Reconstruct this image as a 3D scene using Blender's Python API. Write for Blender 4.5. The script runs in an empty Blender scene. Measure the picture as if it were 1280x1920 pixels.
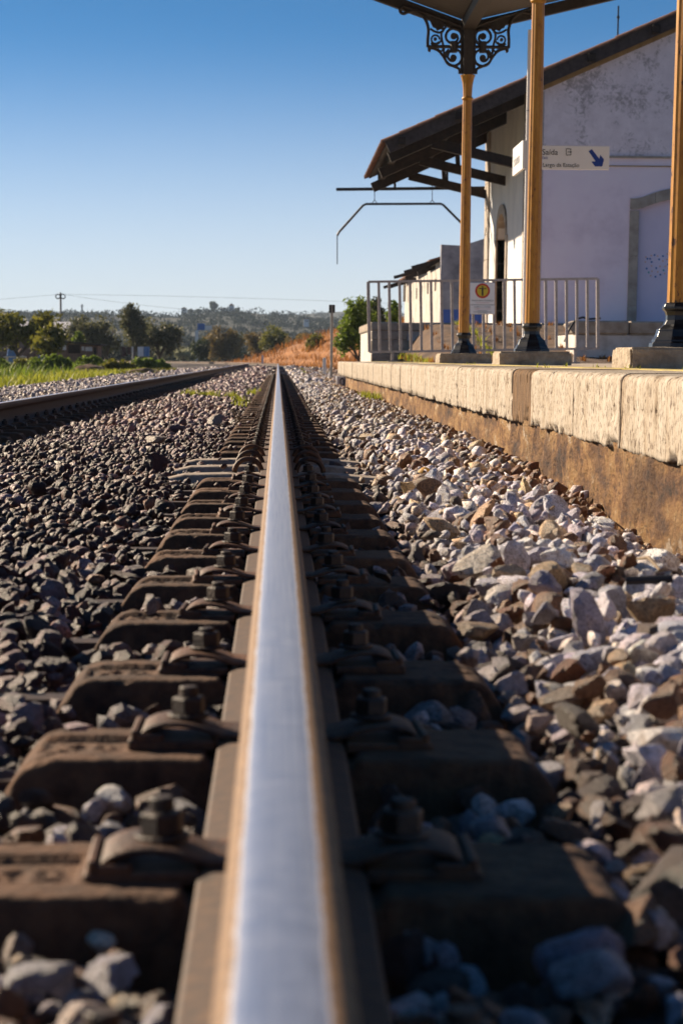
import bpy, bmesh, math, random
import numpy as np
from mathutils import Vector, Matrix

random.seed(7)
rng = np.random.default_rng(11)
S = bpy.context.scene
COL = S.collection
R = math.radians

# ------------------------------------------------------------------ camera
# world: X to the platform, Y along the rail, Z up; Z = 0 is the rail's running surface
EYE = Vector((-0.004, 0.0, 0.29))
FPX, CX, CY, IW, IH = 4101.0, 640.0, 1346.0, 1280.0, 1920.0
PITCH, ROLL = math.atan(FPX / 25000.0), 0.006
def cam_rot(yaw):
    return Matrix.Rotation(yaw, 3, 'Z') @ Matrix.Rotation(math.pi / 2 - PITCH, 3, 'X') @ Matrix.Rotation(ROLL, 3, 'Z')
YAW = -math.atan((640 - 521 + 4) * math.cos(PITCH) / FPX)
CAM_R = cam_rot(YAW)
cam_data = bpy.data.cameras.new('camera')
cam = bpy.data.objects.new('camera', cam_data)
COL.objects.link(cam)
cam.matrix_world = Matrix.Translation(EYE) @ CAM_R.to_4x4()
cam_data.sensor_fit = 'HORIZONTAL'
cam_data.sensor_width = 24.0
cam_data.lens = 24.0 * FPX / IW
cam_data.shift_y = (CY - IH / 2) / IW
cam_data.clip_start = 0.05
cam_data.clip_end = 8000
cam_data.dof.use_dof = True
cam_data.dof.focus_distance = 9.0
cam_data.dof.aperture_fstop = 9.8
cam_data.dof.aperture_blades = 8
S.camera = cam

def P(px, py, d):
    """the point that stands at distance d along the track in the photograph's direction px, py"""
    v = CAM_R @ Vector(((px - CX) / FPX, -(py - CY) / FPX, -1.0))
    return EYE + v * (d / v.y)

# ------------------------------------------------------------------ light
SUN_FROM = Vector((-1.0, 0.80, 0.60)).normalized()
EL = math.asin(SUN_FROM.z)
world = bpy.data.worlds.new('World')
S.world = world
world.use_nodes = True
wn = world.node_tree
wn.nodes.clear()
w_out = wn.nodes.new('ShaderNodeOutputWorld')
w_bg = wn.nodes.new('ShaderNodeBackground')
w_sky = wn.nodes.new('ShaderNodeTexSky')
w_sky.sky_type = 'NISHITA'
w_sky.sun_disc = False
w_sky.sun_elevation = EL
w_sky.sun_rotation = math.atan2(SUN_FROM.x, SUN_FROM.y)
w_sky.altitude = 0
w_sky.air_density = 1.0
w_sky.dust_density = 0.3
w_sky.ozone_density = 4.0
w_bg.inputs['Strength'].default_value = 0.05
w_geo = wn.nodes.new('ShaderNodeTexCoord')
w_map = wn.nodes.new('ShaderNodeMapping')
w_map.inputs['Scale'].default_value = (1, 1, 3.4)
wn.links.new(w_geo.outputs['Generated'], w_map.inputs['Vector'])
wn.links.new(w_map.outputs['Vector'], w_sky.inputs['Vector'])
# clear deep blue overhead, whitening evenly all round towards the horizon
w_tint = wn.nodes.new('ShaderNodeMix'); w_tint.data_type = 'RGBA'; w_tint.blend_type = 'MULTIPLY'; w_tint.inputs[0].default_value = 1.0
w_tint.inputs[7].default_value = (0.50, 1.13, 1.34, 1)
wn.links.new(w_sky.outputs['Color'], w_tint.inputs[6])
w_sep = wn.nodes.new('ShaderNodeSeparateXYZ'); wn.links.new(w_geo.outputs['Generated'], w_sep.inputs[0])
w_rng = wn.nodes.new('ShaderNodeMapRange'); w_rng.interpolation_type = 'SMOOTHSTEP'; w_rng.inputs['From Min'].default_value = -0.012; w_rng.inputs['From Max'].default_value = 0.150
w_rng.inputs['To Min'].default_value = 1.0; w_rng.inputs['To Max'].default_value = 0.0
wn.links.new(w_sep.outputs['Z'], w_rng.inputs['Value'])
w_mix = wn.nodes.new('ShaderNodeMix'); w_mix.data_type = 'RGBA'
wn.links.new(w_rng.outputs[0], w_mix.inputs[0]); wn.links.new(w_tint.outputs[2], w_mix.inputs[6]); w_mix.inputs[7].default_value = (7.8, 8.0, 8.2, 1)
wn.links.new(w_mix.outputs[2], w_bg.inputs['Color'])
wn.links.new(w_bg.outputs['Background'], w_out.inputs['Surface'])
sun_data = bpy.data.lights.new('sun', 'SUN')
sun_data.energy = 5.0
sun_data.angle = R(0.5)
sun_data.color = (1.0, 0.82, 0.60)
sun = bpy.data.objects.new('sun', sun_data)
COL.objects.link(sun)
sun.rotation_euler = (-SUN_FROM).to_track_quat('-Z', 'Y').to_euler()
sun.location = SUN_FROM * 50
S.view_settings.view_transform = 'Standard'
S.view_settings.look = 'None'
S.view_settings.exposure = 1.0
S.view_settings.gamma = 1.0
S.view_settings.use_curve_mapping = False
S.cycles.max_bounces = 6
S.cycles.transparent_max_bounces = 8
S.cycles.use_denoising = True

# ------------------------------------------------------------------ materials
MATS = {}
def new_mat(name):
    m = bpy.data.materials.new(name)
    m.use_nodes = True
    nt = m.node_tree
    b = nt.nodes['Principled BSDF']
    MATS[name] = m
    return m, nt, b
def N(nt, kind, **kw):
    n = nt.nodes.new(kind)
    for k, v in kw.items():
        if k in n.inputs: n.inputs[k].default_value = v
        else: setattr(n, k, v)
    return n
def L(nt, a, b): nt.links.new(a, b)
def rgb(c): return (c[0], c[1], c[2], 1.0)
def ramp(nt, fac, stops):
    r = nt.nodes.new('ShaderNodeValToRGB')
    e = r.color_ramp.elements
    e[0].position, e[0].color = stops[0][0], rgb(stops[0][1])
    e[1].position, e[1].color = stops[-1][0], rgb(stops[-1][1])
    for p, c in stops[1:-1]:
        x = e.new(p); x.color = rgb(c)
    L(nt, fac, r.inputs['Fac'])
    return r.outputs['Color']
def mixc(nt, fac, a, b, mode='MIX'):
    m = nt.nodes.new('ShaderNodeMix'); m.data_type = 'RGBA'; m.blend_type = mode
    for sock, v in ((m.inputs[0], fac), (m.inputs[6], a), (m.inputs[7], b)):
        if isinstance(v, (int, float)): sock.default_value = v
        elif isinstance(v, tuple): sock.default_value = rgb(v)
        else: L(nt, v, sock)
    return m.outputs[2]
def math_n(nt, op, a, b=None, c=None, clamp=False):
    m = nt.nodes.new('ShaderNodeMath'); m.operation = op; m.use_clamp = clamp
    for i, v in enumerate((a, b, c)):
        if v is None: continue
        if isinstance(v, (int, float)): m.inputs[i].default_value = v
        else: L(nt, v, m.inputs[i])
    return m.outputs[0]
def coords(nt, scale=(1, 1, 1), kind='Object', rot=None):
    t = nt.nodes.new('ShaderNodeTexCoord'); mp = nt.nodes.new('ShaderNodeMapping')
    mp.inputs['Scale'].default_value = scale
    if rot: mp.inputs['Rotation'].default_value = rot
    L(nt, t.outputs[kind], mp.inputs['Vector'])
    return mp.outputs['Vector']
def noise(nt, vec, scale, detail=4, rough=0.6, out='Fac', dist=0.0):
    n = nt.nodes.new('ShaderNodeTexNoise')
    n.inputs['Scale'].default_value = scale; n.inputs['Detail'].default_value = detail
    n.inputs['Roughness'].default_value = rough; n.inputs['Distortion'].default_value = dist
    L(nt, vec, n.inputs['Vector'])
    return n.outputs[out]
def bump(nt, b, height, strength, dist):
    bm = nt.nodes.new('ShaderNodeBump')
    bm.inputs['Strength'].default_value = strength; bm.inputs['Distance'].default_value = dist
    L(nt, height, bm.inputs['Height']); L(nt, bm.outputs['Normal'], b.inputs['Normal'])
def simple(name, c1, c2, scale=8, rough=0.8, metal=0.0, bstr=0.3, bdist=0.01, stretch=(1, 1, 1), lo=0.35, hi=0.65, spec=0.5, detail=6, vary=False):
    m, nt, b = new_mat(name)
    v = coords(nt, stretch)
    if vary:      # every copy gets its own stains and tone
        o = N(nt, 'ShaderNodeObjectInfo'); cm = N(nt, 'ShaderNodeCombineXYZ')
        L(nt, math_n(nt, 'MULTIPLY', o.outputs['Random'], 37.0), cm.inputs['X']); L(nt, math_n(nt, 'MULTIPLY', o.outputs['Random'], 91.0), cm.inputs['Y'])
        va = N(nt, 'ShaderNodeVectorMath', operation='ADD'); L(nt, v, va.inputs[0]); L(nt, cm.outputs[0], va.inputs[1]); v = va.outputs[0]
    f = noise(nt, v, scale, detail)
    if vary: f = math_n(nt, 'ADD', math_n(nt, 'MULTIPLY', f, 0.75), math_n(nt, 'ADD', math_n(nt, 'MULTIPLY', noise(nt, v, scale * .22, 3), 0.35), math_n(nt, 'MULTIPLY', math_n(nt, 'SUBTRACT', o.outputs['Random'], 0.6), 0.16)))
    L(nt, ramp(nt, f, [(lo, c1), (hi, c2)]), b.inputs['Base Color'])
    b.inputs['Roughness'].default_value = rough
    b.inputs['Metallic'].default_value = metal
    b.inputs['Specular IOR Level'].default_value = spec
    if bstr: bump(nt, b, noise(nt, v, scale * 3.1, 5), bstr, bdist)
    return m

# --- steel of the rail: worn bright band on top, rust on the flanks
def rail_mat():
    m, nt, b = new_mat('rail_steel')
    a = N(nt, 'ShaderNodeAttribute', attribute_name='prof')
    sp = N(nt, 'ShaderNodeSeparateXYZ'); L(nt, a.outputs['Vector'], sp.inputs[0])
    along = N(nt, 'ShaderNodeCombineXYZ'); L(nt, sp.outputs['Z'], along.inputs['Y'])
    wob = noise(nt, along.outputs[0], 9, 3)
    wob2 = noise(nt, a.outputs['Vector'], 120, 4)
    ax = math_n(nt, 'ABSOLUTE', math_n(nt, 'ADD', sp.outputs['X'], 0.0028))
    edge = math_n(nt, 'ADD', ax, math_n(nt, 'ADD', math_n(nt, 'MULTIPLY', math_n(nt, 'SUBTRACT', wob, 0.5), 0.0035), math_n(nt, 'MULTIPLY', math_n(nt, 'SUBTRACT', wob2, 0.5), 0.004)))
    worn = N(nt, 'ShaderNodeMapRange'); worn.inputs['From Min'].default_value = 0.0206; worn.inputs['From Max'].default_value = 0.0240
    worn.inputs['To Min'].default_value = 1; worn.inputs['To Max'].default_value = 0
    L(nt, edge, worn.inputs['Value'])
    up = math_n(nt, 'GREATER_THAN', sp.outputs['Y'], -0.006)
    mask = math_n(nt, 'MULTIPLY', worn.outputs[0], up)
    v = coords(nt, (1, 1, 1))
    rust = ramp(nt, noise(nt, v, 55, 6, 0.65), [(0.3, (0.022, 0.009, 0.004)), (0.55, (0.062, 0.027, 0.010)), (0.75, (0.13, 0.060, 0.022))])
    film = ramp(nt, noise(nt, v, 80, 6, 0.7), [(0.3, (0.085, 0.040, 0.016)), (0.55, (0.19, 0.098, 0.038)), (0.75, (0.29, 0.165, 0.070))])
    hd = math_n(nt, 'GREATER_THAN', sp.outputs['Y'], -0.016)
    rust = mixc(nt, hd, rust, film)
    st = N(nt, 'ShaderNodeCombineXYZ'); L(nt, math_n(nt, 'MULTIPLY', sp.outputs['X'], 420), st.inputs['X']); L(nt, math_n(nt, 'MULTIPLY', sp.outputs['Z'], 2.0), st.inputs['Y'])
    streak = noise(nt, st.outputs[0], 1.0, 5, 0.6)
    blot = noise(nt, a.outputs['Vector'], 34, 5, 0.6)
    steel = ramp(nt, streak, [(0.25, (0.58, 0.61, 0.70)), (0.45, (0.82, 0.83, 0.91)), (0.75, (0.94, 0.94, 0.97))])
    L(nt, mixc(nt, mask, rust, steel), b.inputs['Base Color'])
    L(nt, math_n(nt, 'MULTIPLY', mask, 1.0), b.inputs['Metallic'])
    ro = math_n(nt, 'ADD', math_n(nt, 'MULTIPLY', streak, 0.06), math_n(nt, 'ADD', 0.32, math_n(nt, 'MULTIPLY', blot, 0.12)))
    L(nt, math_n(nt, 'ADD', math_n(nt, 'MULTIPLY', mask, ro), math_n(nt, 'MULTIPLY', math_n(nt, 'SUBTRACT', 1.0, mask), 0.72)), b.inputs['Roughness'])
    bump(nt, b, noise(nt, v, 160, 4), 0.12, 0.002)
    return m
rail_mat()
simple('clip_rust', (0.022, 0.009, 0.0045), (0.135, 0.056, 0.022), 60, 0.62, 0.0, 0.6, 0.003, vary=True)
simple('nut_rust', (0.016, 0.010, 0.008), (0.060, 0.034, 0.020), 70, 0.58, 0.0, 0.6, 0.003, vary=True)
simple('sleeper_concrete', (0.022, 0.0085, 0.0035), (0.125, 0.058, 0.027), 30, 0.92, 0, 0.9, 0.004, detail=8, vary=True)
simple('pale_concrete', (0.22, 0.17, 0.13), (0.40, 0.33, 0.27), 18, 0.85, 0, 0.5, 0.004, detail=8)
simple('tie_iron', (0.05, 0.035, 0.028), (0.10, 0.065, 0.045), 40, 0.6, 0.3, 0.3, 0.003)

def stone_mat(name, per_object):
    m, nt, b = new_mat(name)
    if per_object:
        o = N(nt, 'ShaderNodeObjectInfo'); tint = o.outputs['Color']
        v = coords(nt, (0.05, 0.05, 0.05))       # a unit mesh scaled to the stone's size
        vm = N(nt, 'ShaderNodeVectorMath', operation='ADD')
        cmb = N(nt, 'ShaderNodeCombineXYZ'); L(nt, o.outputs['Random'], cmb.inputs['X'])
        L(nt, v, vm.inputs[0]); L(nt, cmb.outputs[0], vm.inputs[1]); v = vm.outputs[0]
    else:
        a = N(nt, 'ShaderNodeAttribute', attribute_name='tint'); tint = a.outputs['Color']
        v = coords(nt)
    sp = noise(nt, v, 260, 3, 0.7)
    speck = ramp(nt, sp, [(0.36, (0.22, 0.21, 0.23)), (0.46, (0.92, 0.92, 0.92)), (0.56, (1.08, 1.08, 1.07)), (0.66, (1.42, 1.40, 1.36))])
    patch = ramp(nt, noise(nt, v, 45, 4, 0.6), [(0.34, (0.58, 0.47, 0.38)), (0.48, (0.95, 0.92, 0.90)), (0.6, (1.10, 1.08, 1.06))])
    c = mixc(nt, 1.0, tint, speck, 'MULTIPLY')
    c = mixc(nt, 0.8, c, patch, 'MULTIPLY')
    L(nt, c, b.inputs['Base Color'])
    b.inputs['Roughness'].default_value = 0.47
    b.inputs['Specular IOR Level'].default_value = 0.55
    h = math_n(nt, 'ADD', noise(nt, v, 75, 8, 0.72), math_n(nt, 'MULTIPLY', sp, 0.5))
    bump(nt, b, h, 1.0, 0.009)
    return m
stone_mat('stone_single', True)
stone_mat('stone_mass', False)

# limestone coping
def coping_mat():
    m, nt, b = new_mat('coping_limestone')
    v = coords(nt, (1, 1, 0.35))
    base = ramp(nt, noise(nt, v, 9, 6, 0.6), [(0.3, (0.33, 0.255, 0.175)), (0.5, (0.45, 0.38, 0.30)), (0.7, (0.52, 0.46, 0.385))])
    streak = ramp(nt, noise(nt, coords(nt, (1, 1, 0.30)), 6, 5, 0.7), [(0.36, (0.62, 0.48, 0.32)), (0.5, (1, 1, 1))])
    pit = ramp(nt, noise(nt, coords(nt, (1, 1, 0.45)), 70, 4, 0.6), [(0.385, (0.20, 0.13, 0.08)), (0.425, (1, 1, 1))])
    pit2 = ramp(nt, noise(nt, coords(nt, (1, 1, 0.30)), 150, 3, 0.6), [(0.36, (0.35, 0.25, 0.16)), (0.41, (1, 1, 1))])
    pit = mixc(nt, 1.0, pit, pit2, 'MULTIPLY')
    c = mixc(nt, 0.55, base, streak, 'MULTIPLY'); c = mixc(nt, 0.85, c, pit, 'MULTIPLY')
    L(nt, c, b.inputs['Base Color']); b.inputs['Roughness'].default_value = 0.85
    sepc = N(nt, 'ShaderNodeSeparateColor'); L(nt, pit, sepc.inputs[0])
    bump(nt, b, math_n(nt, 'ADD', sepc.outputs[0], noise(nt, coords(nt, (1, 1, 0.6)), 60, 6, 0.65)), 0.7, 0.006)
coping_mat()
def wallstain_mat():
    m, nt, b = new_mat('stained_render')
    big = noise(nt, coords(nt, (1, 0.34, 0.9)), 8.5, 10, 0.72)
    base = ramp(nt, big, [(0.33, (0.035, 0.014, 0.005)), (0.42, (0.15, 0.060, 0.016)), (0.51, (0.33, 0.165, 0.050)), (0.59, (0.40, 0.235, 0.090)), (0.64, (0.62, 0.50, 0.39))])
    run = ramp(nt, noise(nt, coords(nt, (1, 0.5, 0.8)), 3.0, 6, 0.65), [(0.36, (0.28, 0.20, 0.13)), (0.54, (1, 1, 1))])
    fine = ramp(nt, noise(nt, coords(nt, (1, 0.4, 0.8)), 70, 5, 0.7), [(0.38, (0.16, 0.10, 0.06)), (0.44, (0.9, 0.9, 0.9)), (0.6, (1.1, 1.1, 1.1))])
    c = mixc(nt, 0.8, base, run, 'MULTIPLY'); c = mixc(nt, 0.7, c, fine, 'MULTIPLY')
    L(nt, c, b.inputs['Base Color']); b.inputs['Roughness'].default_value = 0.85
    bump(nt, b, noise(nt, coords(nt, (1, 0.4, 0.8)), 26, 9, 0.72), 1.0, 0.05)
wallstain_mat()
simple('infill_brown', (0.07, 0.036, 0.014), (0.23, 0.125, 0.052), 30, 0.9, 0, 0.8, 0.02, (1, 1, 0.25))
simple('platform_paving', (0.36, 0.28, 0.21), (0.55, 0.46, 0.36), 4, 0.85, 0, 0.4, 0.01)
simple('yellow_line', (0.34, 0.27, 0.12), (0.58, 0.46, 0.12), 5, 0.8, 0, 0.3, 0.005)
simple('plinth_limestone', (0.27, 0.21, 0.15), (0.48, 0.40, 0.30), 10, 0.88, 0, 0.8, 0.025)
simple('dock_stone', (0.26, 0.205, 0.155), (0.44, 0.37, 0.29), 5, 0.9, 0, 0.5, 0.02)
simple('dock_whitewash', (0.40, 0.35, 0.30), (0.62, 0.58, 0.54), 4, 0.9, 0, 0.4, 0.01, lo=0.3, hi=0.55)
simple('earth_path', (0.055, 0.030, 0.018), (0.17, 0.10, 0.058), 3, 0.95, 0, 0.6, 0.04)
def yellow_paint():
    m, nt, b = new_mat('column_paint')
    v = coords(nt, (1, 1, 0.15))
    base = ramp(nt, noise(nt, v, 18, 5, 0.6), [(0.3, (0.34, 0.135, 0.006)), (0.55, (0.46, 0.20, 0.010)), (0.75, (0.54, 0.28, 0.030))])
    chip = ramp(nt, noise(nt, coords(nt, (1, 1, 0.55)), 20, 7, 0.68), [(0.345, (0.10, 0.045, 0.025)), (0.37, (0.80, 0.72, 0.6)), (0.46, (1, 1, 1)), (0.66, (1.12, 1.15, 1.3))])
    L(nt, mixc(nt, 0.9, base, chip, 'MULTIPLY'), b.inputs['Base Color'])
    b.inputs['Roughness'].default_value = 0.38
    bump(nt, b, noise(nt, coords(nt), 35, 4), 0.15, 0.004)
yellow_paint()
simple('black_gloss', (0.006, 0.006, 0.008), (0.014, 0.014, 0.018), 30, 0.28, 0, 0.12, 0.004)
simple('canopy_brown', (0.030, 0.021, 0.017), (0.05, 0.036, 0.028), 20, 0.6, 0, 0.2, 0.004)
simple('canopy_board', (0.055, 0.042, 0.033), (0.09, 0.07, 0.055), 14, 0.65, 0, 0.2, 0.004, (0.3, 3, 1))
simple('fence_paint', (0.34, 0.29, 0.27), (0.46, 0.40, 0.37), 20, 0.55, 0.1, 0.15, 0.003)
simple('sign_white', (0.84, 0.81, 0.80), (0.88, 0.85, 0.84), 4, 0.45, 0, 0, 0)
simple('sign_grey', (0.30, 0.31, 0.34), (0.36, 0.37, 0.40), 6, 0.4, 0.3, 0, 0)
simple('ink_black', (0.012, 0.012, 0.014), (0.02, 0.02, 0.022), 6, 0.5, 0, 0, 0)
simple('ink_blue', (0.006, 0.035, 0.25), (0.008, 0.045, 0.30), 6, 0.5, 0, 0, 0)
simple('ink_red', (0.50, 0.03, 0.012), (0.58, 0.045, 0.015), 6, 0.5, 0, 0, 0)
simple('ink_palered', (0.62, 0.33, 0.32), (0.66, 0.36, 0.35), 6, 0.5, 0, 0, 0)
simple('ink_grey', (0.33, 0.33, 0.35), (0.36, 0.36, 0.38), 6, 0.5, 0, 0, 0)
simple('ink_yellow', (0.62, 0.46, 0.02), (0.68, 0.50, 0.03), 6, 0.5, 0, 0, 0)
simple('dot_orange', (0.70, 0.40, 0.25), (0.74, 0.44, 0.28), 6, 0.6, 0, 0, 0)
simple('dot_teal', (0.05, 0.36, 0.42), (0.06, 0.40, 0.46), 6, 0.6, 0, 0, 0)
simple('dot_blue', (0.03, 0.16, 0.42), (0.04, 0.18, 0.46), 6, 0.6, 0, 0, 0)
simple('old_timber', (0.011, 0.006, 0.004), (0.034, 0.017, 0.010), 9, 0.8, 0, 0.5, 0.01, (1, 1, 1))
simple('grey_timber', (0.035, 0.024, 0.022), (0.075, 0.055, 0.050), 9, 0.8, 0, 0.4, 0.01)
simple('roof_tile', (0.11, 0.050, 0.03), (0.25, 0.115, 0.065), 6, 0.85, 0, 0.5, 0.01)
simple('iron_dark', (0.016, 0.014, 0.016), (0.035, 0.03, 0.03), 10, 0.5, 0.4, 0.2, 0.003)
simple('stone_trim', (0.30, 0.25, 0.21), (0.46, 0.40, 0.34), 4, 0.85, 0, 0.5, 0.02)
simple('ochre_band', (0.30, 0.185, 0.08), (0.44, 0.29, 0.14), 5, 0.9, 0, 0.3, 0.01)
simple('old_plaster', (0.34, 0.29, 0.25), (0.60, 0.56, 0.51), 1.6, 0.9, 0, 0.5, 0.02, lo=0.3, hi=0.6)
simple('grey_plaster', (0.16, 0.155, 0.19), (0.40, 0.385, 0.43), 1.4, 0.9, 0, 0.4, 0.02)
simple('blue_dado', (0.03, 0.085, 0.36), (0.05, 0.12, 0.44), 2, 0.7, 0, 0.2, 0.01)
simple('dark_void', (0.010, 0.009, 0.009), (0.018, 0.015, 0.014), 3, 0.9, 0, 0, 0)
simple('door_paint', (0.70, 0.62, 0.78), (0.78, 0.69, 0.84), 1.5, 0.75, 0, 0.15, 0.005)
def gable_mat():
    m, nt, b = new_mat('gable_plaster')
    g = N(nt, 'ShaderNodeNewGeometry'); sp = N(nt, 'ShaderNodeSeparateXYZ'); L(nt, g.outputs['Position'], sp.inputs[0])
    v = coords(nt)
    clean = ramp(nt, noise(nt, v, 0.8, 9, 0.68), [(0.32, (0.76, 0.63, 0.72)), (0.5, (0.90, 0.77, 0.86)), (0.68, (0.93, 0.82, 0.89))])
    old = ramp(nt, noise(nt, v, 3.5, 7, 0.7), [(0.3, (0.72, 0.62, 0.66)), (0.7, (0.90, 0.80, 0.84))])
    patchmask = noise(nt, v, 1.1, 4, 0.55)
    mold = noise(nt, v, 9.0, 9, 0.75, dist=0.6)
    mm = N(nt, 'ShaderNodeMapRange'); mm.inputs['From Min'].default_value = 1.02; mm.inputs['From Max'].default_value = 1.16
    L(nt, math_n(nt, 'ADD', patchmask, mold), mm.inputs['Value'])
    stained = mixc(nt, math_n(nt, 'MULTIPLY', mm.outputs[0], 0.62), old, (0.20, 0.165, 0.16))
    upper = math_n(nt, 'GREATER_THAN', sp.outputs['Z'], P(1200, 292, 48).z)
    L(nt, mixc(nt, upper, clean, stained), b.inputs['Base Color'])
    b.inputs['Roughness'].default_value = 0.9
    bump(nt, b, noise(nt, v, 14, 6), 0.35, 0.02)
gable_mat()

def leaf_mat(name, c1, c2, trans=0.45, rough=0.55, spec=0.35):
    m, nt, b = new_mat(name)
    a = N(nt, 'ShaderNodeAttribute', attribute_name='tint')
    sp = N(nt, 'ShaderNodeSeparateColor'); L(nt, a.outputs['Color'], sp.inputs[0])
    c = ramp(nt, sp.outputs[0], [(0.0, c1), (1.0, c2)])
    L(nt, c, b.inputs['Base Color']); b.inputs['Roughness'].default_value = rough
    b.inputs['Specular IOR Level'].default_value = spec
    tr = N(nt, 'ShaderNodeBsdfTranslucent'); L(nt, c, tr.inputs['Color'])
    mx = N(nt, 'ShaderNodeMixShader'); mx.inputs[0].default_value = trans
    L(nt, b.outputs[0], mx.inputs[1]); L(nt, tr.outputs[0], mx.inputs[2])
    L(nt, mx.outputs[0], nt.nodes['Material Output'].inputs['Surface'])
leaf_mat('leaf_olive', (0.030, 0.038, 0.014), (0.20, 0.195, 0.095))
leaf_mat('leaf_fig', (0.045, 0.060, 0.010), (0.24, 0.22, 0.035))
leaf_mat('leaf_green', (0.06, 0.105, 0.012), (0.22, 0.29, 0.035))
leaf_mat('leaf_dark', (0.018, 0.030, 0.010), (0.06, 0.075, 0.028))
leaf_mat('leaf_brown', (0.085, 0.060, 0.020), (0.24, 0.17, 0.055))
leaf_mat('leaf_pale', (0.24, 0.25, 0.14), (0.52, 0.52, 0.36))
leaf_mat('leaf_hill', (0.014, 0.021, 0.014), (0.034, 0.042, 0.026), 0.2, 0.8, 0.05)
leaf_mat('grass_green', (0.15, 0.18, 0.015), (0.38, 0.38, 0.05), 0.55)
leaf_mat('grass_dry', (0.20, 0.080, 0.018), (0.42, 0.19, 0.05))
simple('bark', (0.06, 0.045, 0.035), (0.13, 0.10, 0.08), 14, 0.9, 0, 0.5, 0.02)
simple('ground_soil', (0.055, 0.055, 0.018), (0.13, 0.115, 0.045), 0.5, 0.95, 0, 0.4, 0.05)
simple('hill_soil', (0.014, 0.019, 0.012), (0.04, 0.04, 0.025), 0.02, 0.95, 0, 0, 0)
simple('bank_soil', (0.17, 0.065, 0.018), (0.36, 0.15, 0.042), 0.9, 0.95, 0, 0.6, 0.08)
simple('bed_gravel', (0.02, 0.013, 0.010), (0.11, 0.085, 0.075), 22, 0.9, 0, 0.9, 0.03, detail=8)
simple('house_white', (0.62, 0.62, 0.64), (0.75, 0.74, 0.74), 1, 0.8, 0, 0, 0)
simple('house_blue', (0.05, 0.14, 0.40), (0.06, 0.17, 0.46), 1, 0.7, 0, 0, 0)
simple('plastic_sheet', (0.55, 0.51, 0.50), (0.75, 0.71, 0.70), 0.6, 0.5, 0, 0.2, 0.05)
simple('cloth_white', (0.62, 0.63, 0.68), (0.78, 0.78, 0.80), 3, 0.8, 0, 0, 0)
simple('cloth_blue', (0.10, 0.22, 0.46), (0.15, 0.28, 0.52), 3, 0.8, 0, 0, 0)
simple('cloth_dark', (0.05, 0.02, 0.025), (0.09, 0.04, 0.045), 3, 0.8, 0, 0, 0)
simple('rust_sheet', (0.15, 0.08, 0.05), (0.27, 0.16, 0.11), 3, 0.8, 0, 0.3, 0.02)
simple('leaf_litter', (0.55, 0.26, 0.02), (0.70, 0.36, 0.04), 20, 0.6, 0, 0.2, 0.004)
simple('twig', (0.14, 0.09, 0.05), (0.30, 0.22, 0.14), 30, 0.8, 0, 0.3, 0.003)
simple('pole_concrete', (0.22, 0.21, 0.20), (0.32, 0.31, 0.30), 3, 0.8, 0, 0, 0)
simple('post_metal', (0.19, 0.18, 0.18), (0.26, 0.25, 0.25), 8, 0.5, 0.3, 0, 0)

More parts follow.
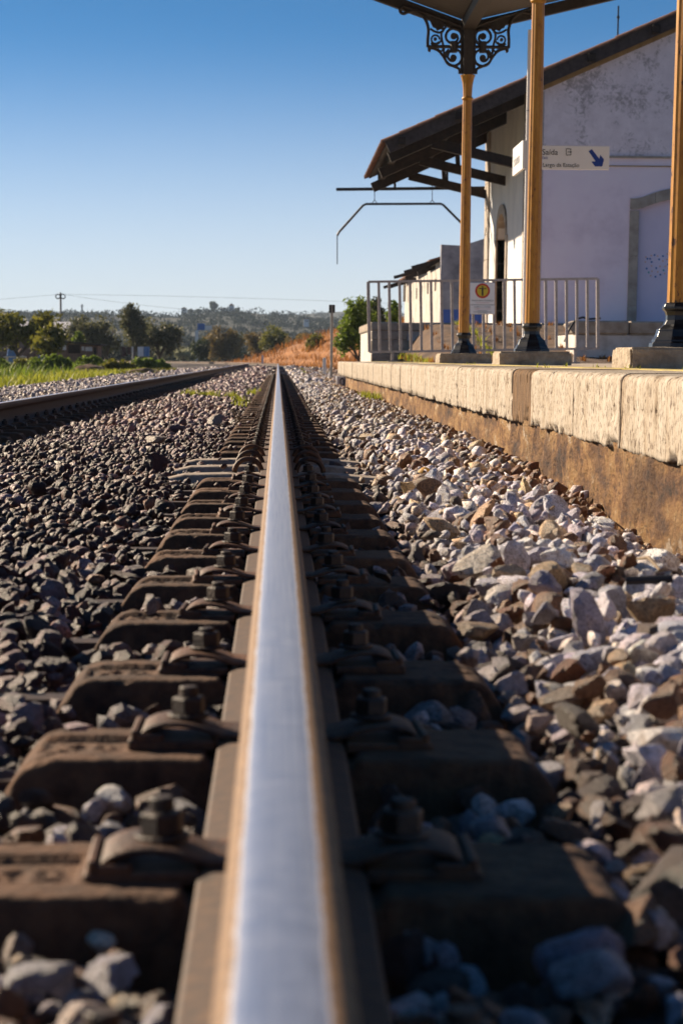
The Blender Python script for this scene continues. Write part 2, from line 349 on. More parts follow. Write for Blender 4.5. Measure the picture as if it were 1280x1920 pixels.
# ------------------------------------------------------------------ builders
OFF = {}
def tag(o, label=None, cat=None, group=None, kind=None):
    if label: o['label'] = label
    if cat: o['category'] = cat
    if group: o['group'] = group
    if kind: o['kind'] = kind
    return o
def empty(name, loc, label=None, cat=None, group=None):
    o = bpy.data.objects.new(name, None); COL.objects.link(o)
    o.location = loc; o.empty_display_size = 0.1
    OFF[o.name] = Vector(loc)
    return tag(o, label, cat, group)
def link_mesh(name, me, mat, parent=None):
    if mat is not None and not me.materials: me.materials.append(MATS[mat])
    o = bpy.data.objects.new(name, me); COL.objects.link(o)
    if parent is not None:
        o.parent = parent; OFF[o.name] = OFF.get(parent.name, Vector())
    else: OFF[o.name] = Vector()
    return o
class MB:
    def __init__(s): s.v = []; s.f = []
    def add(s, vs, fs):
        n = len(s.v); s.v += [tuple(x) for x in vs]; s.f += [tuple(i + n for i in f) for f in fs]; return s
    def box(s, x0, x1, y0, y1, z0, z1):
        return s.add([(x0, y0, z0), (x1, y0, z0), (x1, y1, z0), (x0, y1, z0), (x0, y0, z1), (x1, y0, z1), (x1, y1, z1), (x0, y1, z1)],
                     [(0, 3, 2, 1), (4, 5, 6, 7), (0, 1, 5, 4), (1, 2, 6, 5), (2, 3, 7, 6), (3, 0, 4, 7)])
    def beam(s, p, q, w, h, up=(0, 0, 1)):
        p, q = Vector(p), Vector(q); d = (q - p).normalized(); u = Vector(up)
        a = d.cross(u)
        if a.length < 1e-4: a = d.cross(Vector((1, 0, 0)))
        a.normalize(); b = a.cross(d); a *= w / 2; b *= h / 2
        vs = [p - a - b, p + a - b, p + a + b, p - a + b, q - a - b, q + a - b, q + a + b, q - a + b]
        return s.add(vs, [(0, 1, 2, 3), (7, 6, 5, 4), (0, 4, 5, 1), (1, 5, 6, 2), (2, 6, 7, 3), (3, 7, 4, 0)])
    def tube(s, pts, r, n=8, cap=True):
        pts = [Vector(p) for p in pts]; rs = r if isinstance(r, (list, tuple)) else [r] * len(pts)
        rings = []
        ref = None
        for i, p in enumerate(pts):
            d = (pts[min(i + 1, len(pts) - 1)] - pts[max(i - 1, 0)]).normalized()
            if ref is None:
                ref = d.cross(Vector((0, 0, 1)))
                if ref.length < 1e-3: ref = d.cross(Vector((1, 0, 0)))
            ref = (ref - d * ref.dot(d)).normalized(); b = d.cross(ref)
            rings.append([p + (ref * math.cos(2 * math.pi * k / n) + b * math.sin(2 * math.pi * k / n)) * rs[i] for k in range(n)])
        vs = [v for rg in rings for v in rg]; fs = []
        for i in range(len(pts) - 1):
            for k in range(n):
                fs.append((i * n + k, i * n + (k + 1) % n, (i + 1) * n + (k + 1) % n, (i + 1) * n + k))
        if cap:
            fs.append(tuple(reversed(range(n)))); fs.append(tuple((len(pts) - 1) * n + k for k in range(n)))
        return s.add(vs, fs)
    def lathe(s, prof, n, c=(0, 0), phase=0.0, flute=0.0):
        vs = []; fs = []
        for r, z in prof:
            for k in range(n):
                a = 2 * math.pi * k / n + phase; rr = r * (1 - (flute if k % 2 else 0))
                vs.append((c[0] + rr * math.cos(a), c[1] + rr * math.sin(a), z))
        m = len(prof)
        for i in range(m - 1):
            for k in range(n):
                fs.append((i * n + k, i * n + (k + 1) % n, (i + 1) * n + (k + 1) % n, (i + 1) * n + k))
        fs.append(tuple(reversed(range(n)))); fs.append(tuple((m - 1) * n + k for k in range(n)))
        return s.add(vs, fs)
    def prism(s, poly, axis, a, b):
        """poly in the two other axes (order x,y,z without axis), extruded from a to b"""
        def mk(u, v, t):
            return (t, u, v) if axis == 'x' else (u, t, v) if axis == 'y' else (u, v, t)
        n = len(poly)
        vs = [mk(u, v, a) for u, v in poly] + [mk(u, v, b) for u, v in poly]
        fs = [tuple(range(n)), tuple(reversed(range(n, 2 * n)))] + [(i, i + n, (i + 1) % n + n, (i + 1) % n) for i in range(n)]
        return s.add(vs, fs)
    def mesh(s, name, off=Vector(), bevel=0.0, seg=1, smooth=False, fix=True):
        me = bpy.data.meshes.new(name)
        o = off
        me.from_pydata([(v[0] - o[0], v[1] - o[1], v[2] - o[2]) for v in s.v], [], s.f)
        if fix or bevel:
            bm = bmesh.new(); bm.from_mesh(me)
            bmesh.ops.recalc_face_normals(bm, faces=bm.faces)
            if bevel:
                ed = [e for e in bm.edges if len(e.link_faces) == 2 and e.calc_face_angle(0) > 0.5]
                bmesh.ops.bevel(bm, geom=ed, offset=bevel, segments=seg, affect='EDGES', clamp_overlap=True)
            bm.to_mesh(me); bm.free()
        if smooth: me.polygons.foreach_set('use_smooth', [True] * len(me.polygons))
        me.update()
        return me
    def build(s, name, mat, parent=None, bevel=0.0, seg=1, smooth=False):
        off = OFF.get(parent.name, Vector()) if parent is not None else Vector()
        return link_mesh(name, s.mesh(name, off, bevel, seg, smooth), mat, parent)
def copy_tree(o, parent=None):
    c = o.copy(); COL.objects.link(c); c.parent = parent
    OFF[c.name] = OFF.get(o.name, Vector())
    for ch in list(o.children): copy_tree(ch, c)
    return c
def np_mesh(name, V, F, mat, tint=None, smooth=False, parent=None):
    """V (n,3), F (m,k) arrays; tint per vertex (n,3)"""
    me = bpy.data.meshes.new(name)
    V = np.asarray(V, np.float32); F = np.asarray(F, np.int32); m, k = F.shape
    me.vertices.add(len(V)); me.vertices.foreach_set('co', V.ravel())
    me.loops.add(m * k); me.loops.foreach_set('vertex_index', F.ravel())
    me.polygons.add(m); me.polygons.foreach_set('loop_start', np.arange(0, m * k, k, dtype=np.int32))
    me.polygons.foreach_set('loop_total', np.full(m, k, np.int32))
    if smooth: me.polygons.foreach_set('use_smooth', np.ones(m, bool))
    if tint is not None:
        t = np.ones((len(V), 4), np.float32); t[:, :3] = tint
        at = me.color_attributes.new('tint', 'FLOAT_COLOR', 'POINT'); at.data.foreach_set('color', t.ravel())
    me.update(); me.validate()
    return link_mesh(name, me, mat, parent)
def hash3(ix, iy, iz, seed):
    h = (ix * 374761393 + iy * 668265263 + iz * 2147483647 + seed * 974634777) & 0xFFFFFFFF
    h = ((h ^ (h >> 13)) * 1274126177) & 0xFFFFFFFF
    return ((h ^ (h >> 16)) & 0xFFFFFF) / float(0xFFFFFF)
def vnoise(p, seed=0):
    p = np.asarray(p, float); i = np.floor(p).astype(np.int64); f = p - i; f = f * f * (3 - 2 * f)
    r = 0
    for a in (0, 1):
        for b in (0, 1):
            for c in (0, 1):
                w = (f[:, 0] if a else 1 - f[:, 0]) * (f[:, 1] if b else 1 - f[:, 1]) * (f[:, 2] if c else 1 - f[:, 2])
                r = r + w * hash3(i[:, 0] + a, i[:, 1] + b, i[:, 2] + c, seed)
    return r
def fbm(p, seed=0, oct=4):
    p = np.asarray(p, float); s = 0; a = 0.5; t = 0
    for k in range(oct):
        s = s + a * vnoise(p * 2 ** k, seed + k); t += a; a *= 0.5
    return s / t
def ico(sub):
    bm = bmesh.new(); bmesh.ops.create_icosphere(bm, subdivisions=sub, radius=1.0)
    V = np.array([v.co[:] for v in bm.verts]); F = np.array([[v.index for v in f.verts] for f in bm.faces]); bm.free()
    return V, F
def text_mesh(body, size, mat, parent, name, loc, rx=90, rz=0, align='LEFT', thick=0.0008, xs=1.0):
    c = bpy.data.curves.new('t', 'FONT'); c.body = body; c.size = size; c.align_x = align; c.extrude = thick; c.resolution_u = 3
    t = bpy.data.objects.new('t', c); COL.objects.link(t)
    bpy.context.view_layer.update()
    dg = bpy.context.evaluated_depsgraph_get()
    me = bpy.data.meshes.new_from_object(t.evaluated_get(dg))
    bpy.data.objects.remove(t); bpy.data.curves.remove(c)
    off = OFF.get(parent.name, Vector())
    M = Matrix.Translation(Vector(loc) - off) @ Matrix.Rotation(R(rz), 4, 'Z') @ Matrix.Rotation(R(rx), 4, 'X') @ Matrix.Diagonal((xs, 1, 1, 1))
    me.transform(M); me.materials.clear()
    return link_mesh(name, me, mat, parent)
def smoothstep(a, b, x):
    t = np.clip((x - a) / (b - a), 0, 1); return t * t * (3 - 2 * t)

# the track: straight, then bending left
CURVE_Y, CURVE_R = 128.0, 300.0
def track_pt(s, x):
    """point at arc length s along the near rail, x metres to its right"""
    if s <= CURVE_Y: return Vector((x, s, 0)), Vector((0, 1, 0))
    a = (s - CURVE_Y) / CURVE_R
    c = Vector((-CURVE_R, CURVE_Y, 0)); rad = CURVE_R + x
    return c + Vector((rad * math.cos(a), rad * math.sin(a), 0)), Vector((-math.sin(a), math.cos(a), 0))
LX = -1.738     # the other rail's centre line
def track_x(y):
    if y <= CURVE_Y: return 0.0
    t = min((y - CURVE_Y) / CURVE_R, 0.999)
    return -CURVE_R + CURVE_R * math.cos(math.asin(t))

# ------------------------------------------------------------------ ground
def terrain():
    rs = np.concatenate([[0, 1.5], np.geomspace(3, 3200, 70)]); th = np.radians(np.linspace(-180, 180, 121))
    V = [];
    for r in rs:
        for t in th: V.append((r * math.sin(t), r * math.cos(t), 0))
    V = np.array(V, float)
    d = np.hypot(V[:, 0], V[:, 1])
    V[:, 2] = -0.36 + 0.10 * (fbm(V * 0.15, 3) - 0.5) * smoothstep(8, 40, d) + smoothstep(350, 1200, d) * 4
    n = len(th); F = []
    for i in range(len(rs) - 1):
        for k in range(n - 1): F.append((i * n + k, i * n + k + 1, (i + 1) * n + k + 1, (i + 1) * n + k))
    o = np_mesh('ground', V, F, 'ground_soil', smooth=True); tag(o, kind='structure')
terrain()
def hill(name, x0, x1, y0, depth, pts, seed, mat='hill_soil'):
    """a ridge across the view: pts are (px, py) of its skyline, seen at distance y0 + depth"""
    xs = np.linspace(x0, x1, 90); vs = []
    px = np.array([p[0] for p in pts]); D = y0 + depth
    X = np.array([P(p[0], p[1], D).x for p in pts]); Z = np.array([P(p[0], p[1], D).z for p in pts])
    us = np.linspace(0, 1.5, 26)
    V = []
    for u in us:
        y = y0 + depth * u
        for x in xs:
            zr = np.interp(x * D / y, X, Z)
            prof = smoothstep(0, 1, min(u, 1)) if u <= 1 else 1 - 0.5 * smoothstep(1, 1.5, u)
            V.append((x, y, -0.5 + (zr + 0.5) * prof))
    V = np.array(V); V[:, 2] += (fbm(V * np.array([0.012, 0.012, 0]), seed) - 0.5) * depth * 0.012 * np.repeat(smoothstep(0.05, 0.5, us) * (1 - smoothstep(0.85, 1.0, us)), len(xs))
    n = len(xs)
    F = [(i * n + k, i * n + k + 1, (i + 1) * n + k + 1, (i + 1) * n + k) for i in range(len(us) - 1) for k in range(n - 1)]
    return tag(np_mesh(name, V, F, mat, smooth=True), kind='structure'), V

# ------------------------------------------------------------------ track bed
def bal_z(x, y):
    """mean surface of the ballast"""
    if np.ndim(x) == 0: return bal_z(np.array([x]), np.array([y]))[0]
    x = np.asarray(x, float); y = np.asarray(y, float)
    xs = [-6.5, -5.0, -3.4, -2.4, -2.07, -1.42, -1.2, -0.85, -0.50, -0.33, 0.30, 0.38, 0.50, 0.66, 0.85, 1.06, 1.8, 3.2, 5.0]
    zs = [-.37, -.30, -.205, -.175, -.185, -.185, -.165, -.150, -.160, -.182, -.188, -.160, -.122, -.115, -.140, -.178, -.20, -.28, -.40]
    return np.interp(x, xs, zs) + 0.022 * (vnoise(np.stack([x * 1.7, y * 1.1, x * 0], -1), 5) - 0.5) + smoothstep(.68, 1.0, x) * smoothstep(45, 38, y) * (.030 * smoothstep(8.2, 10.5, y) - .070 * smoothstep(8.4, 6.0, y)) * (x < 2)
def make_bed():
    ss = np.concatenate([np.arange(0.2, 20, 0.25), np.arange(20, 128, 2.0), np.arange(128, 420, 4.0)])
    xs = np.array([-6.5, -5.6, -5, -4.2, -3.4, -2.8, -2.4, -2.07, -1.74, -1.42, -1.2, -1, -.85, -.7, -.5, -.33, -.2, 0, .2, .30, .38, .44, .50, .58, .66, .75, .85, .95, 1.06, 1.4, 1.8, 2.5, 3.2, 4, 5.0])
    V = []
    for s in ss:
        z = bal_z(xs, np.full(len(xs), s)) - (0.035 if s < 40 else 0.02)
        for x, zz in zip(xs, z):
            p, _ = track_pt(s, x); V.append((p.x, p.y, zz))
    n = len(xs)
    F = [(i * n + k, i * n + k + 1, (i + 1) * n + k + 1, (i + 1) * n + k) for i in range(len(ss) - 1) for k in range(n - 1)]
    tag(np_mesh('track_bed', np.array(V), F, 'bed_gravel', smooth=True), kind='structure')
make_bed()

# ------------------------------------------------------------------ rails
HALF = [(0, 0), (.010, -.0001), (.018, -.0005), (.024, -.0014), (.028, -.0030), (.0315, -.0062), (.0340, -.0110), (.0352, -.018), (.0355, -.033), (.031, -.0375), (.011, -.046), (.008, -.056), (.008, -.098), (.012, -.112), (.034, -.123), (.066, -.130), (.070, -.132), (.070, -.140)]
PROF = HALF + [(-x, z) for x, z in reversed(HALF[1:])]
def rail(label, x, s0, s1, zf, step=0.5):
    ss = list(np.arange(s0, min(s1, 40), step)) + [s for s in np.arange(40, s1, 3.0) if s1 > 40] + [s1]
    V = []; A = []
    for s in ss:
        for u, h in PROF:
            p, _ = track_pt(s, x + u); V.append((p.x, p.y, h + zf(s))); A.append((u, h, s))
    n = len(PROF)
    F = [(i * n + k, i * n + (k + 1) % n, (i + 1) * n + (k + 1) % n, (i + 1) * n + k) for i in range(len(ss) - 1) for k in range(n)]
    me = bpy.data.meshes.new('rail'); me.from_pydata(V, [], F + [tuple(range(n)), tuple(reversed(range((len(ss) - 1) * n, len(ss) * n)))])
    bm = bmesh.new(); bm.from_mesh(me); bmesh.ops.recalc_face_normals(bm, faces=bm.faces); bm.to_mesh(me); bm.free()
    me.attributes.new('prof', 'FLOAT_VECTOR', 'POINT').data.foreach_set('vector', np.array(A, np.float32).ravel())
    sm = [True] * len(me.polygons); sm[-1] = sm[-2] = False
    me.polygons.foreach_set('use_smooth', sm); me.update()
    o = link_mesh('rail', me, 'rail_steel')
    return tag(o, label, 'rail', 'rails of the track')
JOINT = 12.3
rail('polished steel rail running down the middle from the bottom edge to the joint', 0.0, -0.6, JOINT, lambda s: 0.0)
rail('duller continuing rail beyond the joint, bending away into the distance', 0.0, JOINT + 0.012, 420, lambda s: -0.010 * (1 - min((s - JOINT) / 22, 1)) - 0.004 * math.exp(-((s - JOINT) / 5) ** 2))
rail('rusty sided rail of the same track on the grass side', LX, -0.6, 420, lambda s: 0.010)

# ------------------------------------------------------------------ sleepers
SEG = {'X': [((0, 0), (1, 1)), ((0, 1), (1, 0))], 'D': [((0, 0), (0, 1)), ((0, 1), (.8, .85)), ((.8, .85), (.8, .15)), ((.8, .15), (0, 0))]}
def seg_d(px, py, a, b):
    ax, ay = a; bx, by = b; dx, dy = bx - ax, by - ay
    t = np.clip(((px - ax) * dx + (py - ay) * dy) / (dx * dx + dy * dy), 0, 1)
    return np.hypot(px - ax - t * dx, py - ay - t * dy)
def block_mesh(step, sign, name='block', seed=1):
    """one concrete block under a rail, centred on it; sign +1: the moulded panel lies towards +x"""
    hx, hy = 0.305, 0.105
    xs = np.arange(-hx, hx + 1e-6, step); ys = np.arange(-hy, hy + 1e-6, step if step < .01 else .0105)
    X, Y = np.meshgrid(xs, ys, indexing='ij')
    e = np.maximum(np.abs(X) - (hx - 0.060), 0) / 0.060
    Z = -0.1345 - 0.050 * e ** 2.6
    e2 = np.maximum(np.abs(Y) - (hy - 0.009), 0) / 0.009
    Z -= 0.0055 * e2 ** 2
    seat = smoothstep(0.085, 0.078, np.abs(X)); Z -= 0.010 * seat
    U = X * sign
    ins = (smoothstep(0.170, 0.173, U) * smoothstep(0.268, 0.262, U) * smoothstep(0.052, 0.047, np.abs(Y)))
    Z -= 0.0075 * ins
    for ch, cx in (('X', 0.228), ('D', 0.188)):
        dd = 1e9
        for a, b in SEG[ch]:
            dd = np.minimum(dd, seg_d(U, Y, (cx + 0.022 * (1 - a[0]), -0.030 + 0.045 * a[1]), (cx + 0.022 * (1 - b[0]), -0.030 + 0.045 * b[1])))
        Z += 0.0045 * smoothstep(0.0055, 0.003, dd) * ins
    pts = np.stack([X.ravel(), Y.ravel(), Z.ravel()], -1)
    chip = np.maximum(fbm(pts * 38, seed + 9, 3).reshape(X.shape) - .56, 0) * smoothstep(.70, 1.0, np.maximum(np.abs(Y) / hy, np.abs(X) / hx))
    Z = Z + 0.0030 * (fbm(pts * 95, seed, 4).reshape(X.shape) - 0.5) - .035 * chip
    nx, ny = X.shape
    V = list(np.stack([X.ravel(), Y.ravel(), Z.ravel()], -1))
    F = [(i * ny + j, (i + 1) * ny + j, (i + 1) * ny + j + 1, i * ny + j + 1) for i in range(nx - 1) for j in range(ny - 1)]
    rim = [(i, 0) for i in range(nx)] + [(nx - 1, j) for j in range(1, ny)] + [(i, ny - 1) for i in range(nx - 2, -1, -1)] + [(0, j) for j in range(ny - 2, 0, -1)]
    n0 = len(V); m = len(rim)
    for k, (dz, grow) in enumerate(((-0.03, 0.006), (-0.12, 0.022))):
        for i, j in rim:
            x, y = X[i, j], Y[i, j]; w = 0.003 * (random.random() - .5)
            V.append(np.array((x * (1 + grow / hx) + w, y * (1 + grow / hy) + w, min(Z[i, j] + dz, -0.165 + dz))))
    ridx = [i * ny + j for i, j in rim]
    for a in range(m):
        b = (a + 1) % m
        F.append((ridx[b], ridx[a], n0 + a, n0 + b)); F.append((n0 + b, n0 + a, n0 + m + a, n0 + m + b))
    me = bpy.data.meshes.new(name); me.from_pydata([tuple(map(float, v)) for v in V], [], F)
    me.polygons.foreach_set('use_smooth', [True] * len(me.polygons))
    me.materials.append(MATS['sleeper_concrete']); me.update()
    return me
def clip_meshes(sign):
    """spring clip, its bearing plate, hexagonal nut and bolt end on one side of a rail"""
    m = MB()
    path = [(.028, -.1155), (.046, -.1210), (.064, -.1205), (.078, -.1160), (.094, -.1110), (.112, -.1082), (.128, -.1085), (.141, -.1115), (.150, -.1160), (.1555, -.1215)]
    path2 = []
    for i in range(len(path) - 1):
        for t in (0, .5): path2.append((path[i][0] + t * (path[i + 1][0] - path[i][0]), path[i][1] + t * (path[i + 1][1] - path[i][1])))
    path2.append(path[-1]); th = 0.0050; vs = []; W = [-.045, -.041, 0, .041, .045]
    for x, z in path2:
        for w in W: vs.append((sign * x, w, z + (0 if abs(w) < .042 else -.0018)))
        for w in W: vs.append((sign * x, w, z - th))
    fs = []; k = len(W); n = 2 * k
    for i in range(len(path2) - 1):
        a, b = i * n, (i + 1) * n
        for j in range(k - 1):
            fs.append((a + j, a + j + 1, b + j + 1, b + j)); fs.append((a + k + j, b + k + j, b + k + j + 1, a + k + j + 1))
        fs.append((a, b, b + k, a + k)); fs.append((a + k - 1, a + n - 1, b + n - 1, b + k - 1))
    for a in (0, (len(path2) - 1) * n):
        fs.append(tuple(range(a, a + k)) + tuple(range(a + n - 1, a + k - 1, -1)))
    m.add(vs, fs)
    clip = m.mesh('clip', smooth=True); clip.materials.append(MATS['clip_rust'])
    p = MB(); s = sign
    x0, x1 = sorted((s * .072, s * .168)); p.box(x0, x1, -.053, .053, -.139, -.1275)
    x0, x1 = sorted((s * .1565, s * .1645)); p.box(x0, x1, -.051, .051, -.130, -.1165)
    for yy in (-1, 1):
        x0, x1 = sorted((s * .128, s * .1575)); y0, y1 = sorted((yy * .0465, yy * .0525)); p.box(x0, x1, y0, y1, -.130, -.120)
    pl = p.mesh('bearing_plate', bevel=0.002); pl.materials.append(MATS['clip_rust'])
    nu = MB(); c = (s * .103, 0)
    nu.lathe([(.0235, -.1075), (.0240, -.1045), (.0225, -.1030)], 16, c)
    nu.lathe([(.0178, -.1040), (.0192, -.1020), (.0192, -.0865), (.0172, -.0840)], 6, c, 0.3)
    nt = nu.mesh('nut', bevel=0.0006); nt.materials.append(MATS['nut_rust'])
    bo = MB(); bo.lathe([(.0105, -.086), (.0105, -.0765), (.0090, -.0750)], 12, c)
    bt = bo.mesh('bolt', smooth=False); bt.materials.append(MATS['nut_rust'])
    return clip, pl, nt, bt
BLK = {(lod, s): block_mesh(0.0045 if lod == 0 else 0.016, s, seed=4 + s) for lod in (0, 1) for s in (-1, 1)}
BLKV = [block_mesh(0.0045, -1, seed=40 + k) for k in range(4)]
CLIPM = {s: clip_meshes(s) for s in (-1, 1)}
tb = MB(); tb.beam((LX + .2, 0, -.205), (-.2, 0, -.205), .06, .06); TIE = tb.mesh('tie_bar'); TIE.materials.append(MATS['tie_iron'])
def ordinal(n):
    w = ['first', 'second', 'third', 'fourth', 'fifth', 'sixth', 'seventh', 'eighth', 'ninth', 'tenth', 'eleventh', 'twelfth', 'thirteenth', 'fourteenth', 'fifteenth', 'sixteenth', 'seventeenth', 'eighteenth', 'nineteenth', 'twentieth']
    if n <= 20: return w[n - 1]
    return '%d%s' % (n, {1: 'st', 2: 'nd', 3: 'rd'}.get(n % 10 if n % 100 not in (11, 12, 13) else 0, 'th'))
def child(name, me, parent, loc=(0, 0, 0), rot=0.0):
    o = bpy.data.objects.new(name, me); COL.objects.link(o); o.parent = parent; o.location = loc; o.rotation_euler = (0, 0, rot)
    return o
def mono_mesh():
    """concrete sleeper in one piece whose top slopes down to the middle"""
    m = MB(); xs = [LX - .42, LX - .40, LX - .2, LX + .2, LX + .30, LX + .62, -.62, -.36, -.2, .2, .40, .42]
    zt = [-.19, -.160, -.142, -.142, -.146, -.205, -.205, -.146, -.142, -.142, -.158, -.19]
    vs = []; fs = []
    for x, z in zip(xs, zt):
        vs += [(x, -.13, -.30), (x, -.082, z - .004), (x, -.076, z), (x, .076, z), (x, .082, z - .004), (x, .13, -.30)]
    for i in range(len(xs) - 1):
        for j in range(5): fs.append((i * 6 + j, i * 6 + j + 1, (i + 1) * 6 + j + 1, (i + 1) * 6 + j))
    fs += [tuple(range(6)), tuple((len(xs) - 1) * 6 + k for k in range(6))]
    m.add(vs, fs); me = m.mesh('beam'); me.materials.append(MATS['pale_concrete']); return me
def hoop_mesh(s):
    m = MB(); pts = []
    for k in range(13):
        a = math.pi * k / 12; pts.append((s * (.118 + .052 * math.cos(a) * -1), 0.012, -.140 + .052 * math.sin(a)))
    m.tube(pts, .010, 8); me = m.mesh('clip', smooth=True); me.materials.append(MATS['clip_rust']); return me
MONO = mono_mesh(); HOOP = {s: hoop_mesh(s) for s in (-1, 1)}
MONO_AT = (11, 12, 13)
SLP0, SLPS = 1.82, 0.6
for n in range(-1, 96):
    y = SLP0 + n * SLPS + random.uniform(-.012, .012)
    near = n < 30
    skew = random.uniform(-.012, .012)
    if n in MONO_AT:
        e = empty('sleeper', (0, y, 0), 'pale one-piece concrete sleeper with sloping top, %s of the three in mid-track' % ordinal(n - 10), 'sleeper', 'sleepers under the track')
        child('beam', MONO, e, rot=skew * .3)
        for rx in (0, LX):
            for s in (-1, 1):
                c = child('clip', HOOP[s], e, (rx, 0, 0))
                child('bolt', CLIPM[s][3], c, (0, 0.0, -0.02))
        continue
    e = empty('sleeper', (0, y, 0), 'rust-stained twin-block concrete sleeper, %s counting away from the bottom edge' % ordinal(n + 2), 'sleeper', 'sleepers under the track')
    for rx, ps in ((0.0, -1), (LX, 1)):
        b = child('block', BLKV[n % 4] if (n < 9 and rx == 0) else BLK[(1, ps)], e, (rx, 0, random.uniform(-.003, .002)), skew)
        for s in (-1, 1):
            cl, pl, nt_, bt = CLIPM[s]
            c = child('clip', cl, e, (rx, random.uniform(-.004, .004), 0), skew + random.uniform(-.05, .05))
            c.rotation_euler[1] = random.uniform(-.02, .02)
            nn = child('nut', nt_, c, (0, 0, random.uniform(-.004, .001)))
            if near: child('bolt', bt, c, (0, 0, random.uniform(-.003, .003)))
            if near: child('bearing_plate', pl, c)
    child('tie_bar', TIE, e)

# ------------------------------------------------------------------ ballast stones
def stone_proto(sub, seed):
    V, F = ico(sub); r = np.random.default_rng(seed)
    k = r.integers(10, 16)
    nrm = r.normal(size=(k, 3)); nrm /= np.linalg.norm(nrm, axis=1)[:, None]
    dist = r.uniform(0.46, 0.90, k)
    dots = V @ nrm.T
    rr = np.where(dots > 0.05, dist / np.maximum(dots, 0.05), 9.0)
    rr = np.concatenate([rr, np.full((len(V), 1), 1.15)], 1)
    q = 90.0; rad = (rr ** -q).sum(1) ** (-1 / q)           # soft minimum: rounded arrises
    W = V * rad[:, None]
    if sub >= 3:
        W *= (1 + 0.20 * (fbm(V * 2.6 + seed, seed, 4) - 0.5))[:, None]
    elif sub == 2:
        W *= (1 + 0.12 * (fbm(V * 2.3 + seed, seed, 2) - 0.5))[:, None]
    W *= np.array([1.0, r.uniform(.66, .95), r.uniform(.5, .78)])
    return W, F
NV = 18
PROTO = {lod: [stone_proto(lod, 100 + i) for i in range(NV)] for lod in (1, 2, 3)}
def rot_mats(n, tilt=0.9):
    a = rng.uniform(0, 2 * np.pi, n); b = rng.normal(0, tilt * .6, n); c = rng.normal(0, tilt * .6, n)
    ca, sa, cb, sb, cc, sc = np.cos(a), np.sin(a), np.cos(b), np.sin(b), np.cos(c), np.sin(c)
    Z = np.zeros((n, 3, 3)); Z[:, 0, 0] = ca; Z[:, 0, 1] = -sa; Z[:, 1, 0] = sa; Z[:, 1, 1] = ca; Z[:, 2, 2] = 1
    X = np.zeros((n, 3, 3)); X[:, 0, 0] = 1; X[:, 1, 1] = cb; X[:, 1, 2] = -sb; X[:, 2, 1] = sb; X[:, 2, 2] = cb
    Y = np.zeros((n, 3, 3)); Y[:, 1, 1] = 1; Y[:, 0, 0] = cc; Y[:, 0, 2] = sc; Y[:, 2, 0] = -sc; Y[:, 2, 2] = cc
    return Z @ X @ Y, a, b, c
PAL = np.array([(.43, .415, .475), (.60, .565, .60), (.29, .275, .32), (.64, .56, .50), (.20, .105, .055), (.145, .060, .025), (.46, .32, .185), (.09, .062, .05)])
PALN = ['lilac-grey', 'pale grey', 'mid-grey', 'whitish', 'brown', 'rust-brown', 'tan', 'dark brown']
def sleeper_top(x, y):
    """True where a sleeper block or a rail occupies the ground"""
    n = np.round((y - SLP0) / SLPS); dy = np.abs(y - SLP0 - n * SLPS)
    r = np.minimum(np.abs(x), np.abs(x - LX))
    return ((dy < 0.118) & (r < 0.285)) | (r < 0.082), (dy < 0.118) & (r < 0.36)
def scatter(x0, x1, y0, y1, cell, size, layers=((0.0, 1.0),)):
    out = []
    for dz, keep in layers:
        gx = np.arange(x0, x1, cell); gy = np.arange(y0, y1, cell)
        if len(gx) == 0 or len(gy) == 0: continue
        X, Y = np.meshgrid(gx, gy); X = X.ravel() + rng.uniform(-.45, .45, X.size) * cell; Y = Y.ravel() + rng.uniform(-.45, .45, Y.size) * cell
        k = rng.random(X.size) < keep; X, Y = X[k], Y[k]
        hit, edge = sleeper_top(X, Y)
        X, Y, edge = X[~hit], Y[~hit], edge[~hit]
        sz = size * np.exp(rng.normal(0, .26, X.size)).clip(.55, 1.9)
        Z = bal_z(X, Y) + dz * size + rng.uniform(-.28, .12, X.size) * size - np.where(edge & (X < .2), .015, 0)
        out.append(np.stack([X, Y, Z, sz], -1))
    return np.concatenate(out) if out else np.zeros((0, 4))
WALL_X = 1.06
parts = []
two = ((-.25, 1.0), (.30, .55))
def strip(y0, y1, cell, size, xl, xr, layers=two): parts.append(scatter(xl, xr, y0, y1, cell, size, layers))
strip(0.9, 5.0, .040, .046, -1.40, WALL_X - .01)
strip(5.0, 14.0, .045, .049, 0.0, WALL_X - .01)
strip(5.0, 14.0, .0405, .043, -1.40, 0.0)
strip(5.0, 14.0, .060, .052, -2.6, -1.40, ((-.1, 1.0),))
strip(0.5, 14.0, .080, .072, -4.6, -2.6, ((-.1, 1.0),))
strip(0.5, 5.0, .060, .056, -2.6, -1.40, ((-.1, 1.0),))
strip(14.0, 24.0, .058, .060, -4.2, WALL_X, ((-.2, 1.0), (.25, .35)))
strip(24.0, 40.0, .075, .075, -5.2, WALL_X, ((-.1, 1.0),))
strip(40.0, 75.0, .15, .12, -5.6, 2.8, ((-.1, 1.0),))
strip(75.0, 126.0, .30, .20, -5.8, 3.2, ((-.1, 1.0),))
# bigger pieces lying proud on the platform side
big = scatter(.36, 1.0, 1.4, 14, .13, .072, ((.42, .42),)); parts.append(big)
parts.append(scatter(-1.2, -.40, 2.2, 13, .30, .080, ((.45, .30),)))
# odd stones kicked up on to the sleeper blocks
kick = []
for n in range(1, 26):
    for _ in range(random.choice((0, 1, 1, 2))):
        kick.append((random.choice((-1, -1, 1)) * random.uniform(.19, .29), SLP0 + n * SLPS + random.uniform(-.08, .08), -.118, random.uniform(.026, .046)))
parts.append(np.array(kick))
ST = np.concatenate(parts)
